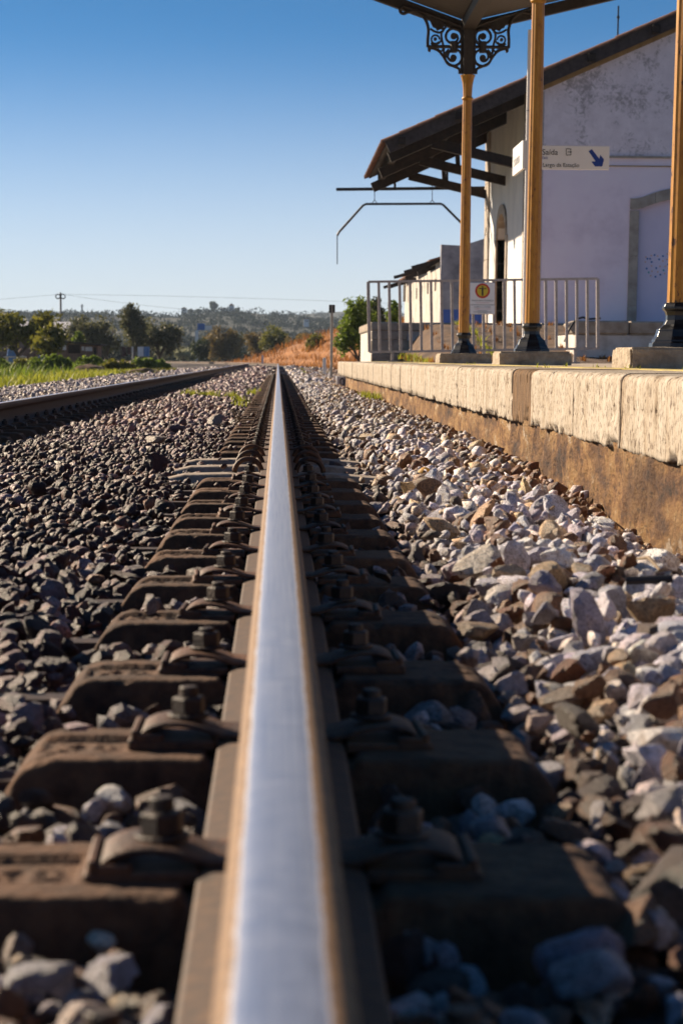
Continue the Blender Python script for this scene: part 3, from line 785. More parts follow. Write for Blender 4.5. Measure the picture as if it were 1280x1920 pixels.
# nothing inside the platform
ST = ST[(ST[:, 0] + ST[:, 3] * .5 < WALL_X + .03) | (ST[:, 1] > 39.6)]
nS = len(ST)
tone = rng.random(nS); ci = np.zeros(nS, int)
xx, yy = ST[:, 0], ST[:, 1]
pr = np.tile(np.array([.24, .20, .12, .10, .11, .09, .07, .07]), (nS, 1))
wallside = smoothstep(.72, 1.0, xx); pr[:, 5] += .55 * wallside; pr[:, 4] += .35 * wallside; pr[:, 6] += .2 * wallside
oil = smoothstep(2.2, 3.9, yy) * smoothstep(16.0, 8.5, yy) * smoothstep(-.26, -.36, xx) * smoothstep(-1.9, -1.5, xx)
crib = (np.abs(xx) < .36)
pr[:, 5] += .35 * crib; pr[:, 7] += .2 * crib
pr /= pr.sum(1)[:, None]; cs = pr.cumsum(1); ci = (tone[:, None] > cs).sum(1).clip(0, 7)
col = PAL[ci] * rng.uniform(.85, 1.4, nS)[:, None] * (1 + rng.normal(0, .03, (nS, 3)))
oilm = oil * (rng.random(nS) > .10) * (vnoise(np.stack([xx * 5, yy * 3, xx * 0], -1), 9) > .12)
dust_shade = .8 * smoothstep(.42, .29, np.abs(xx)) + smoothstep(.6, .4, np.abs(xx - LX))      # rust thrown off the rails, plus the rail's shadow band painted darker
col = col * (1 + (.50 * smoothstep(14, 8, yy) - .12) * smoothstep(.34, .50, xx))[:, None]     # sunlit brightness put into the stone colour along the platform
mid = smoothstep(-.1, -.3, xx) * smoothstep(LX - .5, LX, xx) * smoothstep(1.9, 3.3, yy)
col = col * (1 - oilm[:, None] * np.array([.77, .885, .905])) * (1 - .62 * dust_shade.clip(0, 1)[:, None] * np.array([.85, 1.0, 1.05]) * (.35 + .65 * smoothstep(1.9, 3.3, yy))[:, None]) * (1 - mid[:, None] * np.array([.38, .57, .60]))
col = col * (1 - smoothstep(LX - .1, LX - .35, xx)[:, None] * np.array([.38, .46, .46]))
var = rng.integers(0, NV, nS); ROT, ra, rb, rc = rot_mats(nS)
# which stones show largest in the photograph
def in_frame(p, m=0):
    v = (p - np.array(EYE)) @ np.array(CAM_R); px = CX + FPX * v[:, 0] / -v[:, 2]; py = CY - FPX * v[:, 1] / -v[:, 2]
    return (px > -m) & (px < IW + m) & (py > 0) & (py < IH + m)
shows = ST[:, 3] / np.maximum(yy, .5); shows[~in_frame(ST[:, :3])] = 0
shows *= np.where((ST[:, 2] > bal_z(xx, yy) - .12 * ST[:, 3]) , 1, .25) * np.where((np.abs(xx) < .30), .5, 1)
pick = np.argsort(-shows)[:290]; single = np.zeros(nS, bool); single[pick] = True
for lod, sel in ((2, (~single) & (yy < 5.0) & in_frame(ST[:, :3], 160)), (1, (~single) & ~((yy < 5.0) & in_frame(ST[:, :3], 160)))):
    zones = ((sel & (xx > -.1), 'platform'), (sel & (xx <= -.1), 'between'))
    for zi, (zsel, zn) in enumerate(zones):
        ids = np.nonzero(zsel)[0]
        Vs, Fs, Ts = [], [], []; base = 0
        for v in range(NV):
            k = ids[var[ids] == v]
            if len(k) == 0: continue
            W, F = PROTO[lod][v]
            A = np.einsum('nij,vj->nvi', ROT[k], W) * (ST[k, 3] * .5)[:, None, None] + ST[k, None, :3]
            nv = len(W); Vs.append(A.reshape(-1, 3))
            Fs.append((F[None] + (np.arange(len(k)) * nv)[:, None, None] + base).reshape(-1, 3)); base += len(k) * nv
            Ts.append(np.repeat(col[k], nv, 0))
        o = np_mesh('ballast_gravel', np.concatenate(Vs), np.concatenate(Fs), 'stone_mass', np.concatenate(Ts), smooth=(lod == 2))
        if lod == 2: o.data.set_sharp_from_angle(angle=R(24))
        where = {('platform', 2): 'foreground granite ballast filling the strip between rail and platform', ('between', 2): 'foreground granite ballast and dark gravel between the two rails',
                 ('platform', 1): 'receding granite ballast along the platform wall', ('between', 1): 'receding dark granite ballast between and beside the rails'}[(zn, lod)]
        tag(o, where, 'gravel', kind='stuff')
STONE_ME = []
for v in range(NV):
    W, F = PROTO[3][v]
    me = bpy.data.meshes.new('ballast_stone'); me.from_pydata([tuple(map(float, p)) for p in W], [], [tuple(map(int, f)) for f in F])
    me.polygons.foreach_set('use_smooth', [True] * len(me.polygons)); me.set_sharp_from_angle(angle=R(17)); me.materials.append(MATS['stone_single']); STONE_ME.append(me)
from mathutils import Euler
# each label says colour, gap between sleepers, side and the stone's turn counted out from the rail
cells = {}
for i in pick: cells.setdefault((int(math.floor((yy[i] - SLP0) / SLPS)), bool(xx[i] > 0), int(ci[i])), []).append(int(i))
SLAB = {}
for (n, right, c), ids in cells.items():
    for k, i in enumerate(sorted(ids, key=lambda j: abs(xx[j]))):
        where = 'just past the %s sleeper' % ordinal(n + 2) if n >= -1 else 'before the first sleeper'
        SLAB[i] = '%s ballast stone %s, %s side%s' % (PALN[c], where, 'platform' if right else 'grass', ', %s out from the rail' % ordinal(k + 1) if len(ids) > 1 else '')
for i in sorted(pick, key=lambda k: yy[k]):
    o = bpy.data.objects.new('ballast_stone', STONE_ME[var[i]]); COL.objects.link(o)
    o.location = ST[i, :3]; o.scale = [ST[i, 3] * .5] * 3
    o.rotation_euler = Matrix([list(map(float, r)) for r in ROT[i]]).to_euler()
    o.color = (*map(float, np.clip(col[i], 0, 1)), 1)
    tag(o, SLAB[int(i)], 'stone', 'ballast stones beside the near rail')
# a few distinctive boulders
def boulder(px, py, w, colr, label, v, h=None, rz=0.0, d=None, rise=.3):
    # stands on the ballast in that direction
    if d is None:
        lo, hi = 1.0, 60.0
        for _ in range(60):
            mid = (lo + hi) / 2; q = P(px, py, mid)
            if q.z > float(bal_z(q.x, q.y)): lo = mid
            else: hi = mid
        d = lo
    q = P(px, py, d); me = STONE_ME[v]
    o = bpy.data.objects.new('loose_stone', me); COL.objects.link(o)
    size = .85 * w * d / 4157
    o.location = (q.x, q.y, q.z + size * rise); o.scale = (size * .5, size * .5, size * .5 * (h or 1.0)); o.rotation_euler = (random.uniform(-.2, .2), random.uniform(-.2, .2), rz)
    o.color = (*colr, 1); return tag(o, label, 'stone', 'bigger loose stones on the ballast')
TAN = (.50, .35, .20); WH = (.55, .48, .40); BR = (.27, .15, .075); GY = (.40, .38, .40)
boulder(905, 1085, 150, WH, 'long cream stone lying on the ballast on the platform side, beside a tan one', 2, .8, .3)
boulder(1030, 1120, 120, TAN, 'upright tan stone with a ridged top on the platform side ballast', 5, 1.2, 1.0)
boulder(895, 1215, 145, (.33, .22, .13), 'flat brown slab stone at a sleeper end on the platform side', 7, .6, .1)
boulder(955, 1100, 95, (.46, .36, .25), 'rounded beige stone next to the long cream stone', 9, .9, .5)
boulder(1215, 1175, 120, TAN, 'tan stone near the picture edge below the platform wall', 3, .9, .2)
boulder(805, 940, 85, BR, 'brown broken stone standing on the ballast below the orange leaf', 11, 1.1, .6)
boulder(760, 880, 60, BR, 'dark brown wedge stone beside the orange leaf', 4, 1.2, 1.4)
boulder(1060, 1335, 125, (.30, .22, .16), 'brown angular stone at the end of a near sleeper', 8, .85, .5)
boulder(1010, 1500, 190, GY, 'long pale grey stone leaning against a near sleeper end', 12, .6, .9)
boulder(1240, 1545, 150, (.42, .38, .38), 'rounded grey stone at the picture edge, level with a near sleeper', 6, .7, .2)
boulder(400, 800, 45, (.33, .26, .21), 'tall grey-brown stone standing between the rails', 14, 1.5, .3)
boulder(292, 838, 50, (.32, .25, .19), 'brown-grey stone among dark gravel between the rails', 15, .9, .3)
boulder(690, 830, 40, TAN, 'small tan stone at the edge of the near rail shadow', 16, 1.0, .3)
boulder(1100, 1880, 200, (.42, .38, .42), 'blurred pale lilac stone at the bottom edge on the platform side', 10, .8, .7)
boulder(60, 1880, 200, GY, 'blurred grey stone at the bottom corner on the grass side', 1, .6, .7)
boulder(35, 1800, 80, (.36, .28, .24), 'blurred upright stone above the bottom corner on the grass side', 13, 1.5, .7)

# ------------------------------------------------------------------ platform
PZ = 0.252                      # platform level
PX = 1.05                       # face of the coping
CB = PZ - 0.232                 # underside of the coping
PEND = 39.2
plat = empty('platform', (PX, 20, 0), 'low stone-edged station platform with cream coping beside the track', 'platform')
def coping_stone(y0, y1, fine, mat='coping_limestone', inset=0.0, seed=0, name='coping_stone'):
    """a coping block: rounded nose, pitted face and a ragged lower arris"""
    prof = [(PX + .75, PZ), (PX + .30, PZ), (PX + .10, PZ), (PX + .030, PZ - .0008), (PX + .016, PZ - .0035), (PX + .006, PZ - .010), (PX + .001, PZ - .020)]
    nz = 22 if fine else 6
    prof += [(PX, PZ - .020 - (k + 1) * (0.212 / nz)) for k in range(nz)]
    prof += [(PX + .03, CB - .002), (PX + .22, CB)]
    prof = [(x + inset, z) for x, z in prof]
    ny = max(3, int((y1 - y0) / (.011 if fine else .12)))
    ys = np.linspace(y0, y1, ny)
    V = np.array([(x, y, z) for y in ys for x, z in prof]); m = len(prof)
    q = V * np.array([0, 27, 15]) + seed * 7.3
    pit = smoothstep(.33, .22, fbm(q, 21, 2)) * .009 + (fbm(V * np.array([0, 11, 5]) + seed, 22, 3) - .5) * .005
    face = (np.abs(V[:, 0] - PX - inset) < .03).astype(float)
    V[:, 0] += pit * face
    low = smoothstep(CB + .035, CB, V[:, 2]) * face
    V[:, 2] += low * (fbm(V * np.array([0, 12, 0]) + seed, 23, 4) - .45) * .022
    V[:, 0] += low * np.maximum(fbm(V * np.array([0, 8, 0]) + seed, 24, 3) - .5, 0) * .12
    nose = smoothstep(PZ - .05, PZ - .02, V[:, 2]) * smoothstep(PX + .09, PX + .04, V[:, 0])
    V[:, 2] -= nose * np.maximum(fbm(V * np.array([6, 30, 0]) + seed, 25, 3) - .55, 0) * .05
    # slight settlement and rounded ends
    endt = np.minimum(np.abs(V[:, 1] - y0), np.abs(V[:, 1] - y1)); V[:, 0] += face * .003 * smoothstep(.008, .0, endt)
    V[:, 0] += .004 * (random.random() - .5); V[:, 2] += .003 * (random.random() - .5)
    F = [(i * m + k, i * m + k + 1, (i + 1) * m + k + 1, (i + 1) * m + k) for i in range(ny - 1) for k in range(m - 1)]
    V = V - np.array(OFF[plat.name])
    me = bpy.data.meshes.new(name)
    n0 = len(V)
    me.from_pydata([tuple(map(float, v)) for v in V], [], F + [tuple(range(m)), tuple(reversed(range(n0 - m, n0)))])
    bm = bmesh.new(); bm.from_mesh(me); bmesh.ops.recalc_face_normals(bm, faces=bm.faces)
    if sum(f.normal.x for f in bm.faces if abs(f.normal.x) > .8) > 0: bmesh.ops.reverse_faces(bm, faces=bm.faces)
    bm.to_mesh(me); bm.free()
    me.polygons.foreach_set('use_smooth', [True] * (len(me.polygons) - 2) + [False] * 2)
    return link_mesh(name, me, mat, plat)
joints = [2.4, 3.4, 4.5, 5.55, 6.78, 7.86, 9.20, 9.97, 10.75, 11.9, 13.0, 14.2, 15.8, 17.5, 19.1, 20.6, 22.4, 24.5, 26.0, 27.5, 29.6, 31.6, 33.8, 35.3, 37.2, 38.4, PEND]
for i in range(len(joints) - 1):
    a, b = joints[i] + .004, joints[i + 1] - .004
    if abs(joints[i] - 9.20) < .01:
        o = coping_stone(a, b, True, 'infill_brown', 0.006, i); o['label'] = 'rough brown infill in place of a coping stone'
    else: coping_stone(a, b, a < 15, seed=i)
# paving behind the coping, with a worn yellow line
MB().box(PX + .752, 12, 2.0, PEND, -.5, PZ - .004).build('paving', 'platform_paving', plat)
MB().box(PX + .50, PX + .72, 2.4, PEND - .5, PZ - .02, PZ + .003).build('yellow_line', 'yellow_line', plat)
def lower_wall(x, y0, y1, name):
    ys = np.arange(y0, y1 + 1e-6, .035 if y1 < 15 else .15); zs = np.linspace(-.42, CB + .015, 16)
    V = np.array([(x, y, z) for y in ys for z in zs])
    V[:, 0] += (fbm(V * np.array([0, 3, 4]), 31, 4) - .5) * .030 + (fbm(V * np.array([0, 18, 12]), 32, 4) - .5) * .030
    V[0:len(zs), 0] = x + .002
    m = len(zs)
    F = [(i * m + k, i * m + k + 1, (i + 1) * m + k + 1, (i + 1) * m + k) for i in range(len(ys) - 1) for k in range(m - 1)]
    n0 = len(V)
    B = V.copy(); B[:, 0] = x + .3
    F2 = F + [(k, k + 1, k + 1 + n0, k + n0) for k in range(m - 1)] + [(n0 - m + k, n0 - m + k + 1, 2 * n0 - m + k + 1, 2 * n0 - m + k) for k in range(m - 1)]
    return np_mesh(name, np.concatenate([V, B]) - np.array(OFF[plat.name]), F2, 'stained_render', smooth=False, parent=plat)
lower_wall(PX + .018, 2.2, 9.62, 'foundation_wall')
lower_wall(PX + .062, 9.62, PEND - .1, 'foundation_wall')
# concrete marker with a painted nought at the platform end
mk = P(641, 716, 36.4)
mark = empty('concrete_marker', (mk.x, mk.y, mk.z - .12), 'small concrete block with a black painted nought at the far foot of the platform', 'marker')
MB().box(mk.x - .09, mk.x + .09, mk.y, mk.y + .18, mk.z - .14, mk.z + .09).build('body', 'house_white', mark, bevel=.006)
text_mesh('0', .20, 'ink_black', mark, 'numeral', (mk.x, mk.y - .003, mk.z - .07), align='CENTER', thick=.003, xs=.95)

# ------------------------------------------------------------------ canopy
XC = 2.2
CY_ = [26.3, 19.25, 12.2]
VAL = P(878, 52, 26.3).z          # valley beam underside
can = empty('platform_canopy', (XC, 19, PZ), 'butterfly platform canopy on yellow cast-iron columns with scrolled brackets', 'canopy')
def column(y, detailed):
    z0 = PZ + .112
    c = (XC, y)
    cap_z = P(878, 140, 26.3).z if True else 0
    ring_z = P(878, 184, 26.3).z
    sh = MB()
    sh.lathe([(.066, z0 + .235), (.064, z0 + .40), (.0605, (z0 + ring_z) / 2), (.054, ring_z - .01)], 24, c, flute=.06)
    col_ = sh.build('column', 'column_paint', can)
    col_['label'] = {26.3: 'far yellow column with scrolled brackets', 19.25: 'middle yellow column', 12.2: 'nearest yellow column at the picture edge'}[y]
    rg = MB(); rg.lathe([(.054, ring_z - .02), (.064, ring_z - .012), (.068, ring_z), (.062, ring_z + .012), (.053, ring_z + .02)], 24, c)
    h = cap_z - ring_z
    rg.lathe([(.052, ring_z + .018), (.054, ring_z + h * .35), (.062, ring_z + h * .65), (.080, ring_z + h * .92), (.088, cap_z - .01), (.088, cap_z)], 24, c, flute=.07)
    rg.build('capital', 'column_paint', col_, smooth=False)
    bs = MB()
    bs.lathe([(.072, z0 + .245), (.084, z0 + .238), (.092, z0 + .222), (.092, z0 + .208), (.078, z0 + .196), (.070, z0 + .175), (.072, z0 + .150), (.086, z0 + .125), (.106, z0 + .108), (.120, z0 + .100), (.122, z0 + .088), (.132, z0 + .060), (.146, z0 + .042), (.148, z0 + .030), (.160, z0 + .026), (.163, z0 + .000)], 8, c, math.pi / 8)
    bs.build('base', 'black_gloss', col_, bevel=.003)
    po = MB(); po.box(XC - .058, XC + .058, y - .058, y + .058, cap_z - .002, VAL + .1)
    po.build('post', 'canopy_brown', col_, bevel=.006)
    pl = MB(); pl.box(XC - .31, XC + .31, y - .31, y + .31, PZ - .03, z0)
    p = pl.mesh('plinth', OFF[can.name], bevel=.012, seg=2)
    bm = bmesh.new(); bm.from_mesh(p); bmesh.ops.subdivide_edges(bm, edges=bm.edges, cuts=6, use_grid_fill=True)
    vv = np.array([v.co[:] for v in bm.verts]); dn = fbm(vv * 14 + y, 41, 4) - .5
    for v, k, n in zip(bm.verts, dn, range(99999)):
        off = Vector((v.co.x, v.co.y - (y - 19), 0)); v.co += off.normalized() * k * .035; v.co.z += k * .012 if v.co.z > .1 else 0
    bm.to_mesh(p); bm.free()
    link_mesh('plinth', p, 'plinth_limestone', col_)
    return col_, cap_z
def bracket(y, cap_z, side, parent):
    """scrolled cast-iron bracket in the plane across the track"""
    k = 26.3 / 4157 / 4.267; S_ = side
    def q(u, v): return (XC + S_ * (770 - u) * k, y, cap_z + (600 - v) * k)
    m = MB()
    def stroke(pts, r, closed=False, n=6):
        P3 = [q(*p) for p in pts]; m.tube(P3, r, n)
    def arc(cx, cy, r, a0, a1, n=14, r1=None):
        r1 = r if r1 is None else r1
        return [(cx + (r + (r1 - r) * i / n) * math.cos(R(a0 + (a1 - a0) * i / n)), cy - (r + (r1 - r) * i / n) * math.sin(R(a0 + (a1 - a0) * i / n))) for i in range(n + 1)]
    def smooth(pts, n=6):
        o = []
        for i in range(len(pts) - 1):
            p0, p1, p2, p3 = pts[max(i - 1, 0)], pts[i], pts[i + 1], pts[min(i + 2, len(pts) - 1)]
            for t in np.linspace(0, 1, n, endpoint=False):
                o.append(tuple(.5 * (2 * p1[j] + (p2[j] - p0[j]) * t + (2 * p0[j] - 5 * p1[j] + 4 * p2[j] - p3[j]) * t * t + (3 * p1[j] - p0[j] - 3 * p2[j] + p3[j]) * t ** 3) for j in (0, 1)))
        return o + [pts[-1]]
    t = .0175
    stroke(smooth([(705, 592), (700, 555), (660, 535), (610, 510), (575, 460), (540, 420), (500, 402), (470, 400), (462, 415), (475, 420)]), t)
    stroke(smooth([(452, 392), (452, 330), (456, 260), (440, 200), (405, 150), (350, 122), (295, 128), (262, 140), (238, 130), (232, 105), (250, 95), (262, 108)]), t * 1.15)
    stroke([(722, 235), (600, 190), (480, 150), (330, 105), (255, 82)], t * 1.1)
    stroke([(450, 388), (580, 386), (722, 386)], t * 1.2)
    stroke([(722, 236), (722, 592)], t * 1.2)
    stroke(arc(655, 310, 62, -90, 190, 22) , t)
    stroke(arc(655, 310, 62, 190, 420, 18, 20), t * .9)
    stroke(arc(655, 465, 66, -240, 40, 22), t)
    stroke(arc(655, 465, 66, 40, 330, 18, 18), t * .9)
    for cx, cy, r in ((655, 306, 26), (655, 470, 26), (510, 330, 14)):
        m.tube([(XC + S_ * (770 - cx) * k, y - .012, cap_z + (600 - cy) * k), (XC + S_ * (770 - cx) * k, y + .012, cap_z + (600 - cy) * k)], r * k, 12)
    stroke(arc(512, 332, 32, 0, 330, 14), t * .7)
    stroke(smooth([(575, 380), (560, 320), (560, 280), (590, 240), (610, 205)]), t * .85)
    stroke(smooth([(580, 390), (580, 430), (600, 470)]), t * .85)
    stroke(smooth([(470, 250), (500, 270), (540, 280), (575, 268)]), t * .8)
    stroke(smooth([(475, 360), (500, 372), (540, 360), (560, 330)]), t * .7)
    stroke(smooth([(580, 386), (560, 420), (530, 405)]), t * .7)
    m.tube([q(655, 345), q(655, 430)], .045, 10)
    # a cast leaf
    lf = [(470, 155), (500, 160), (525, 175), (560, 190), (585, 225), (575, 240), (580, 262), (550, 255), (525, 268), (512, 248), (490, 240), (470, 200)]
    pts = [q(*p) for p in lf]
    m.prism([(p[0], p[2]) for p in pts], 'y', y - .009, y + .009)
    return m.build('bracket', 'canopy_brown', parent, smooth=False)
for yc in CY_:
    c_, cz = column(yc, True)
    for s in (-1, 1): bracket(yc, cz, s, c_)
# butterfly roof: boards across the track rising from the valley
ROOF_Y0, ROOF_Y1 = 8.0, 26.44
SL, SR = .345, .235
def roof_z(x): return VAL + .05 + (abs(x - XC)) * (SL if x < XC else SR)
MB().box(XC - .075, XC + .075, ROOF_Y0, ROOF_Y1, VAL - .02, VAL + .16).build('valley_beam', 'canopy_brown', can)
for side, sl, w in ((-1, SL, 2.4), (1, SR, 2.6)):
    nb = int((ROOF_Y1 - ROOF_Y0 - .1) / .16); bm_ = None
    for k in range(nb):
        y0 = ROOF_Y0 + .02 + k * .16
        def mk(): 
            m = MB(); p = (XC + side * .08, 0, VAL + .10); q = (XC + side * w, 0, VAL + .10 + (w - .08) * sl)
            m.beam(p, q, .152, .022); return m.mesh('soffit_board')
        if bm_ is None: bm_ = mk(); bm_.materials.append(MATS['canopy_board'])
        o = child('soffit_board', bm_, can, (-XC, y0 + .08 - 19, -PZ))
    m = MB(); m.beam((XC + side * .08, 17.2, VAL + .145), (XC + side * (w + .05), 17.2, VAL + .145 + (w - .03) * sl), ROOF_Y1 - ROOF_Y0, .03)
    m.build('roof_sheet', 'canopy_brown', can)
    for yb in (26.36, 19.25, 12.2):
        m = MB(); m.beam((XC + side * .06, yb, VAL + .02), (XC + side * w, yb, VAL + .02 + (w - .06) * sl), .10, .12); m.build('rafter', 'canopy_brown', can, bevel=.004)
    m = MB(); m.beam((XC + side * (w + .02), ROOF_Y0, VAL + .09 + w * sl), (XC + side * (w + .02), ROOF_Y1, VAL + .09 + w * sl), .05, .20); m.build('fascia', 'canopy_brown', can)

# ------------------------------------------------------------------ sign post
sd = 23.2
pp = P(990, 300, sd)
sp_ = empty('sign_post', (pp.x, sd, PZ), 'grey sign post behind the middle column carrying an exit sign and a name board', 'sign post')
ztop = P(1000, 55, sd).z
m = MB(); m.box(pp.x - .028, pp.x + .028, sd - .02, sd + .02, PZ, ztop); m.build('pole', 'sign_white', sp_, bevel=.004)
m = MB()
for zz in (P(990, 207, sd).z,): m.box(pp.x - .031, pp.x + .031, sd - .023, sd + .023, zz - .004, zz + .004)
m.build('pole_seam', 'sign_grey', sp_)
a, b = P(998, 272, sd), P(1140, 318.5, sd)
ez0, ez1 = b.z, P(1140, 274, sd).z
ex0, ex1 = pp.x + .03, b.x
m = MB(); m.box(ex0, ex1, sd - .05, sd - .02, ez0, ez1); pan = m.build('exit_panel', 'sign_white', sp_, bevel=.003)
yy_ = sd - .0525
def tx(body, px, py, hpx, mat, name):
    p = P(px, py, sd - .05); size = hpx * sd / 4157 / .70
    text_mesh(body, size, mat, pan, name, (p.x, yy_, p.z))
tx('Saída', 1015.5, 289.5, 10.2, 'ink_black', 'lettering')
tx('Exit', 1015.0, 297.5, 5.2, 'ink_blue', 'lettering')
tx('Largo da Estação', 1016.5, 312, 7.0, 'ink_black', 'lettering')
def flat(poly, mat, name, parent, y, d):
    m = MB(); pts = [P(px, py, d) for px, py in poly]
    m.prism([(p.x, p.z) for p in pts], 'y', y - .001, y + .001); return m.build(name, mat, parent)
flat([(1103, 283), (1109, 279), (1123, 297), (1125, 290), (1132, 298.5), (1128.5, 311.5), (1115, 311.5), (1108.5, 302.5), (1116, 302)], 'ink_blue', 'arrow', pan, yy_, sd - .05)
m = MB()
def bar(x0, y0, x1, y1, w=1.1):
    p, q = P(x0, y0, sd - .05), P(x1, y1, sd - .05); m.beam((p.x, yy_, p.z), (q.x, yy_, q.z), .002, w * sd / 4157, up=(0, 0, 1) if abs(p.z - q.z) < abs(p.x - q.x) else (1, 0, 0))
bar(1061, 278.5, 1061, 290); bar(1060.5, 278.5, 1070, 278.5); bar(1060.5, 290, 1070, 290); bar(1069.7, 278.5, 1069.7, 282); bar(1069.7, 286.5, 1069.7, 290); bar(1063.5, 284.3, 1069.5, 284.3)
m.build('exit_symbol', 'ink_black', pan)
flat([(1068.5, 282.2), (1072, 284.3), (1068.5, 286.4)], 'ink_black', 'exit_symbol', pan, yy_, sd - .05)
nz0, nz1 = P(991.5, 316, sd).z, P(991.5, 262, sd).z
m = MB(); m.box(pp.x - .062, pp.x - .030, sd - .02, sd + .95, nz0, nz1); npn = m.build('name_panel', 'sign_white', sp_, bevel=.003)
text_mesh('Estômbar', .17, 'ink_grey', npn, 'lettering', (pp.x - .0635, sd + .88, (nz0 + nz1) / 2 - .06), rz=-90)

# ------------------------------------------------------------------ railing across the platform end
fd = 32.0
fl, fr = P(690, 528, fd), P(1120, 522, fd)
rail_o = empty('railing', (fl.x, fd, PZ), 'grey steel railing with upright bars across the platform end', 'railing')
bl, br_ = P(692.5, 660, fd), P(1120.5, 653, fd)
m = MB(); m.beam(fl, fr, .045, .032); m.build('top_rail', 'fence_paint', rail_o)
m = MB(); m.beam(bl, br_, .045, .032); m.build('bottom_rail', 'fence_paint', rail_o)
nb = 23
for k in range(nb):
    t = k / (nb - 1); p = fl.lerp(fr, t); q = bl.lerp(br_, t)
    w = .046 if k in (0, nb - 1) else .039
    m = MB(); m.beam(p, q, w, w, up=(0, 1, 0)); m.build('bar', 'fence_paint', rail_o)
for t in (.10, .5, .90):
    q = bl.lerp(br_, t); m = MB(); m.beam(q, (q.x, q.y, PZ - .02), .04, .04, up=(0, 1, 0)); m.box(q.x - .07, q.x + .07, fd - .05, fd + .05, PZ - .02, PZ + .02); m.build('foot', 'fence_paint', rail_o)
# warning plates tied to the railing
wd = fd - .04
ws = empty('warning_sign', tuple(P(904, 588, wd)), 'white plates with a red and yellow no-walking disc hung on the railing', 'sign')
def plate(x0, y0, x1, y1, y, mat, name, parent, t=.012, bv=.004):
    p, q = P(x0, y1, wd), P(x1, y0, wd); m = MB(); m.box(p.x, q.x, y, y + t, p.z, q.z); return m.build(name, mat, parent, bevel=bv)
up_ = plate(880.5, 530, 927, 570.6, wd - .02, 'sign_white', 'upper_plate', ws)
lo_ = plate(880.8, 572, 927, 588.5, wd - .02, 'sign_white', 'lower_plate', ws)
plate(881.5, 529, 926, 589, wd - .006, 'sign_grey', 'backing', ws, .008, 0)
def disc(px, py, rpx, y, mat, name, parent, n=28):
    c = P(px, py, wd); r = rpx * wd / 4157; m = MB()
    m.prism([(c.x + r * math.cos(2 * math.pi * k / n), c.z + r * math.sin(2 * math.pi * k / n)) for k in range(n)], 'y', y - .0015, y + .0015); return m.build(name, mat, parent)
disc(904, 545, 13.8, wd - .022, 'ink_red', 'ring', up_)
disc(904, 545, 10.2, wd - .0245, 'ink_yellow', 'disc', up_)
m = MB(); k_ = wd / 4157; c0 = P(904, 545, wd)
m.box(c0.x - 1.6 * k_, c0.x + 1.6 * k_, wd - .029, wd - .0265, c0.z - 9 * k_, c0.z + 5 * k_)
m.box(c0.x - 7 * k_, c0.x - 1.6 * k_, wd - .029, wd - .0265, c0.z + 3.3 * k_, c0.z + 5 * k_); m.box(c0.x + 1.6 * k_, c0.x + 7 * k_, wd - .029, wd - .0265, c0.z + 3.3 * k_, c0.z + 5 * k_)
m.prism([(c0.x + 1.5 * k_ * math.cos(a_ * math.pi / 6), c0.z + 7.0 * k_ + 1.7 * k_ * math.sin(a_ * math.pi / 6)) for a_ in range(12)], 'y', wd - .029, wd - .0265)
m.build('figure', 'ink_black', up_)
def wtx(body, py, hpx, mat, parent, wpx):
    p = P(904, py, wd); o = text_mesh(body, hpx * k_ / .7, mat, parent, 'lettering', (0, 0, 0), align='CENTER')
    w = max(o.dimensions.x, .01)
    bpy.context.view_layer.update(); w = max(o.dimensions.x, .01); s = wpx * k_ / w
    base = Vector((p.x, wd - .0215, p.z)) - OFF[parent.name]
    for v in o.data.vertices:
        x = (v.co.x + OFF[parent.name].x) * s; v.co = base + Vector((x, 0 if v.co.y + OFF[parent.name].y < 0 else .0005, (v.co.z + OFF[parent.name].z)))
wtx('PASSAGEM PROIBIDA', 564.5, 2.6, 'ink_black', up_, 41); wtx('NO TRESPASSING', 568.4, 2.0, 'ink_palered', up_, 25)
wtx('SUJEITO A COIMA', 576.3, 2.2, 'ink_black', lo_, 31); wtx('SUBJECT TO A FINE', 579.8, 2.0, 'ink_palered', lo_, 30)
m = MB()
for py, hw in ((582.3, 9), (584.6, 17), (586.5, 9)):
    p = P(904, py, wd); m.box(p.x - hw * k_, p.x + hw * k_, wd - .0225, wd - .0205, p.z - .5 * k_, p.z + .5 * k_)
m.build('small_print', 'ink_grey', lo_)

# ------------------------------------------------------------------ loading dock, ramp, retaining wall
DZ = P(740, 604, 44).z
dk = empty('loading_dock', (1.9, 44, 0), 'raised whitewashed loading dock with stone coping under the goods shed', 'loading dock')
dx0 = P(697, 640, 44).x
m = MB(); m.prism([(dx0, 44), (14, 44), (14, 70), (3.4, 70), (3.4, 58), (P(676, 640, 50).x, 50)], 'z', -.4, DZ - .17); m.build('wall', 'dock_whitewash', dk)
m = MB(); m.prism([(dx0 + .3, 44.3), (14, 44.3), (14, 70), (3.6, 70), (3.6, 58), (P(676, 640, 50).x + .3, 50)], 'z', DZ - .17, DZ - .01); m.build('floor', 'dock_stone', dk)
xs_ = [dx0 - .03, dx0 + .52, dx0 + .97, 3.5, 4.3, 5.2, 6.2, 7.3]
for i in range(len(xs_) - 1):
    m = MB(); m.box(xs_[i] + .004, xs_[i + 1] - .004, 43.95, 44.36, DZ - .172 + .002, DZ + random.uniform(-.006, .006)); m.build('coping_stone', 'dock_stone', dk, bevel=.02)
ps = [Vector((dx0, 44.4, 0)), Vector((P(676, 640, 50).x, 50, 0)), Vector((3.4, 58, 0))]
for a_, b_, n_ in ((ps[0], ps[1], 5), (ps[1], ps[2], 7)):
    for i in range(n_):
        p, q = a_.lerp(b_, (i + .01) / n_), a_.lerp(b_, (i + .99) / n_); z = DZ - .085
        m = MB(); m.beam((p.x + .13, p.y, z), (q.x + .13, q.y, z), .34, .16); m.build('coping_stone', 'dock_stone', dk, bevel=.02)
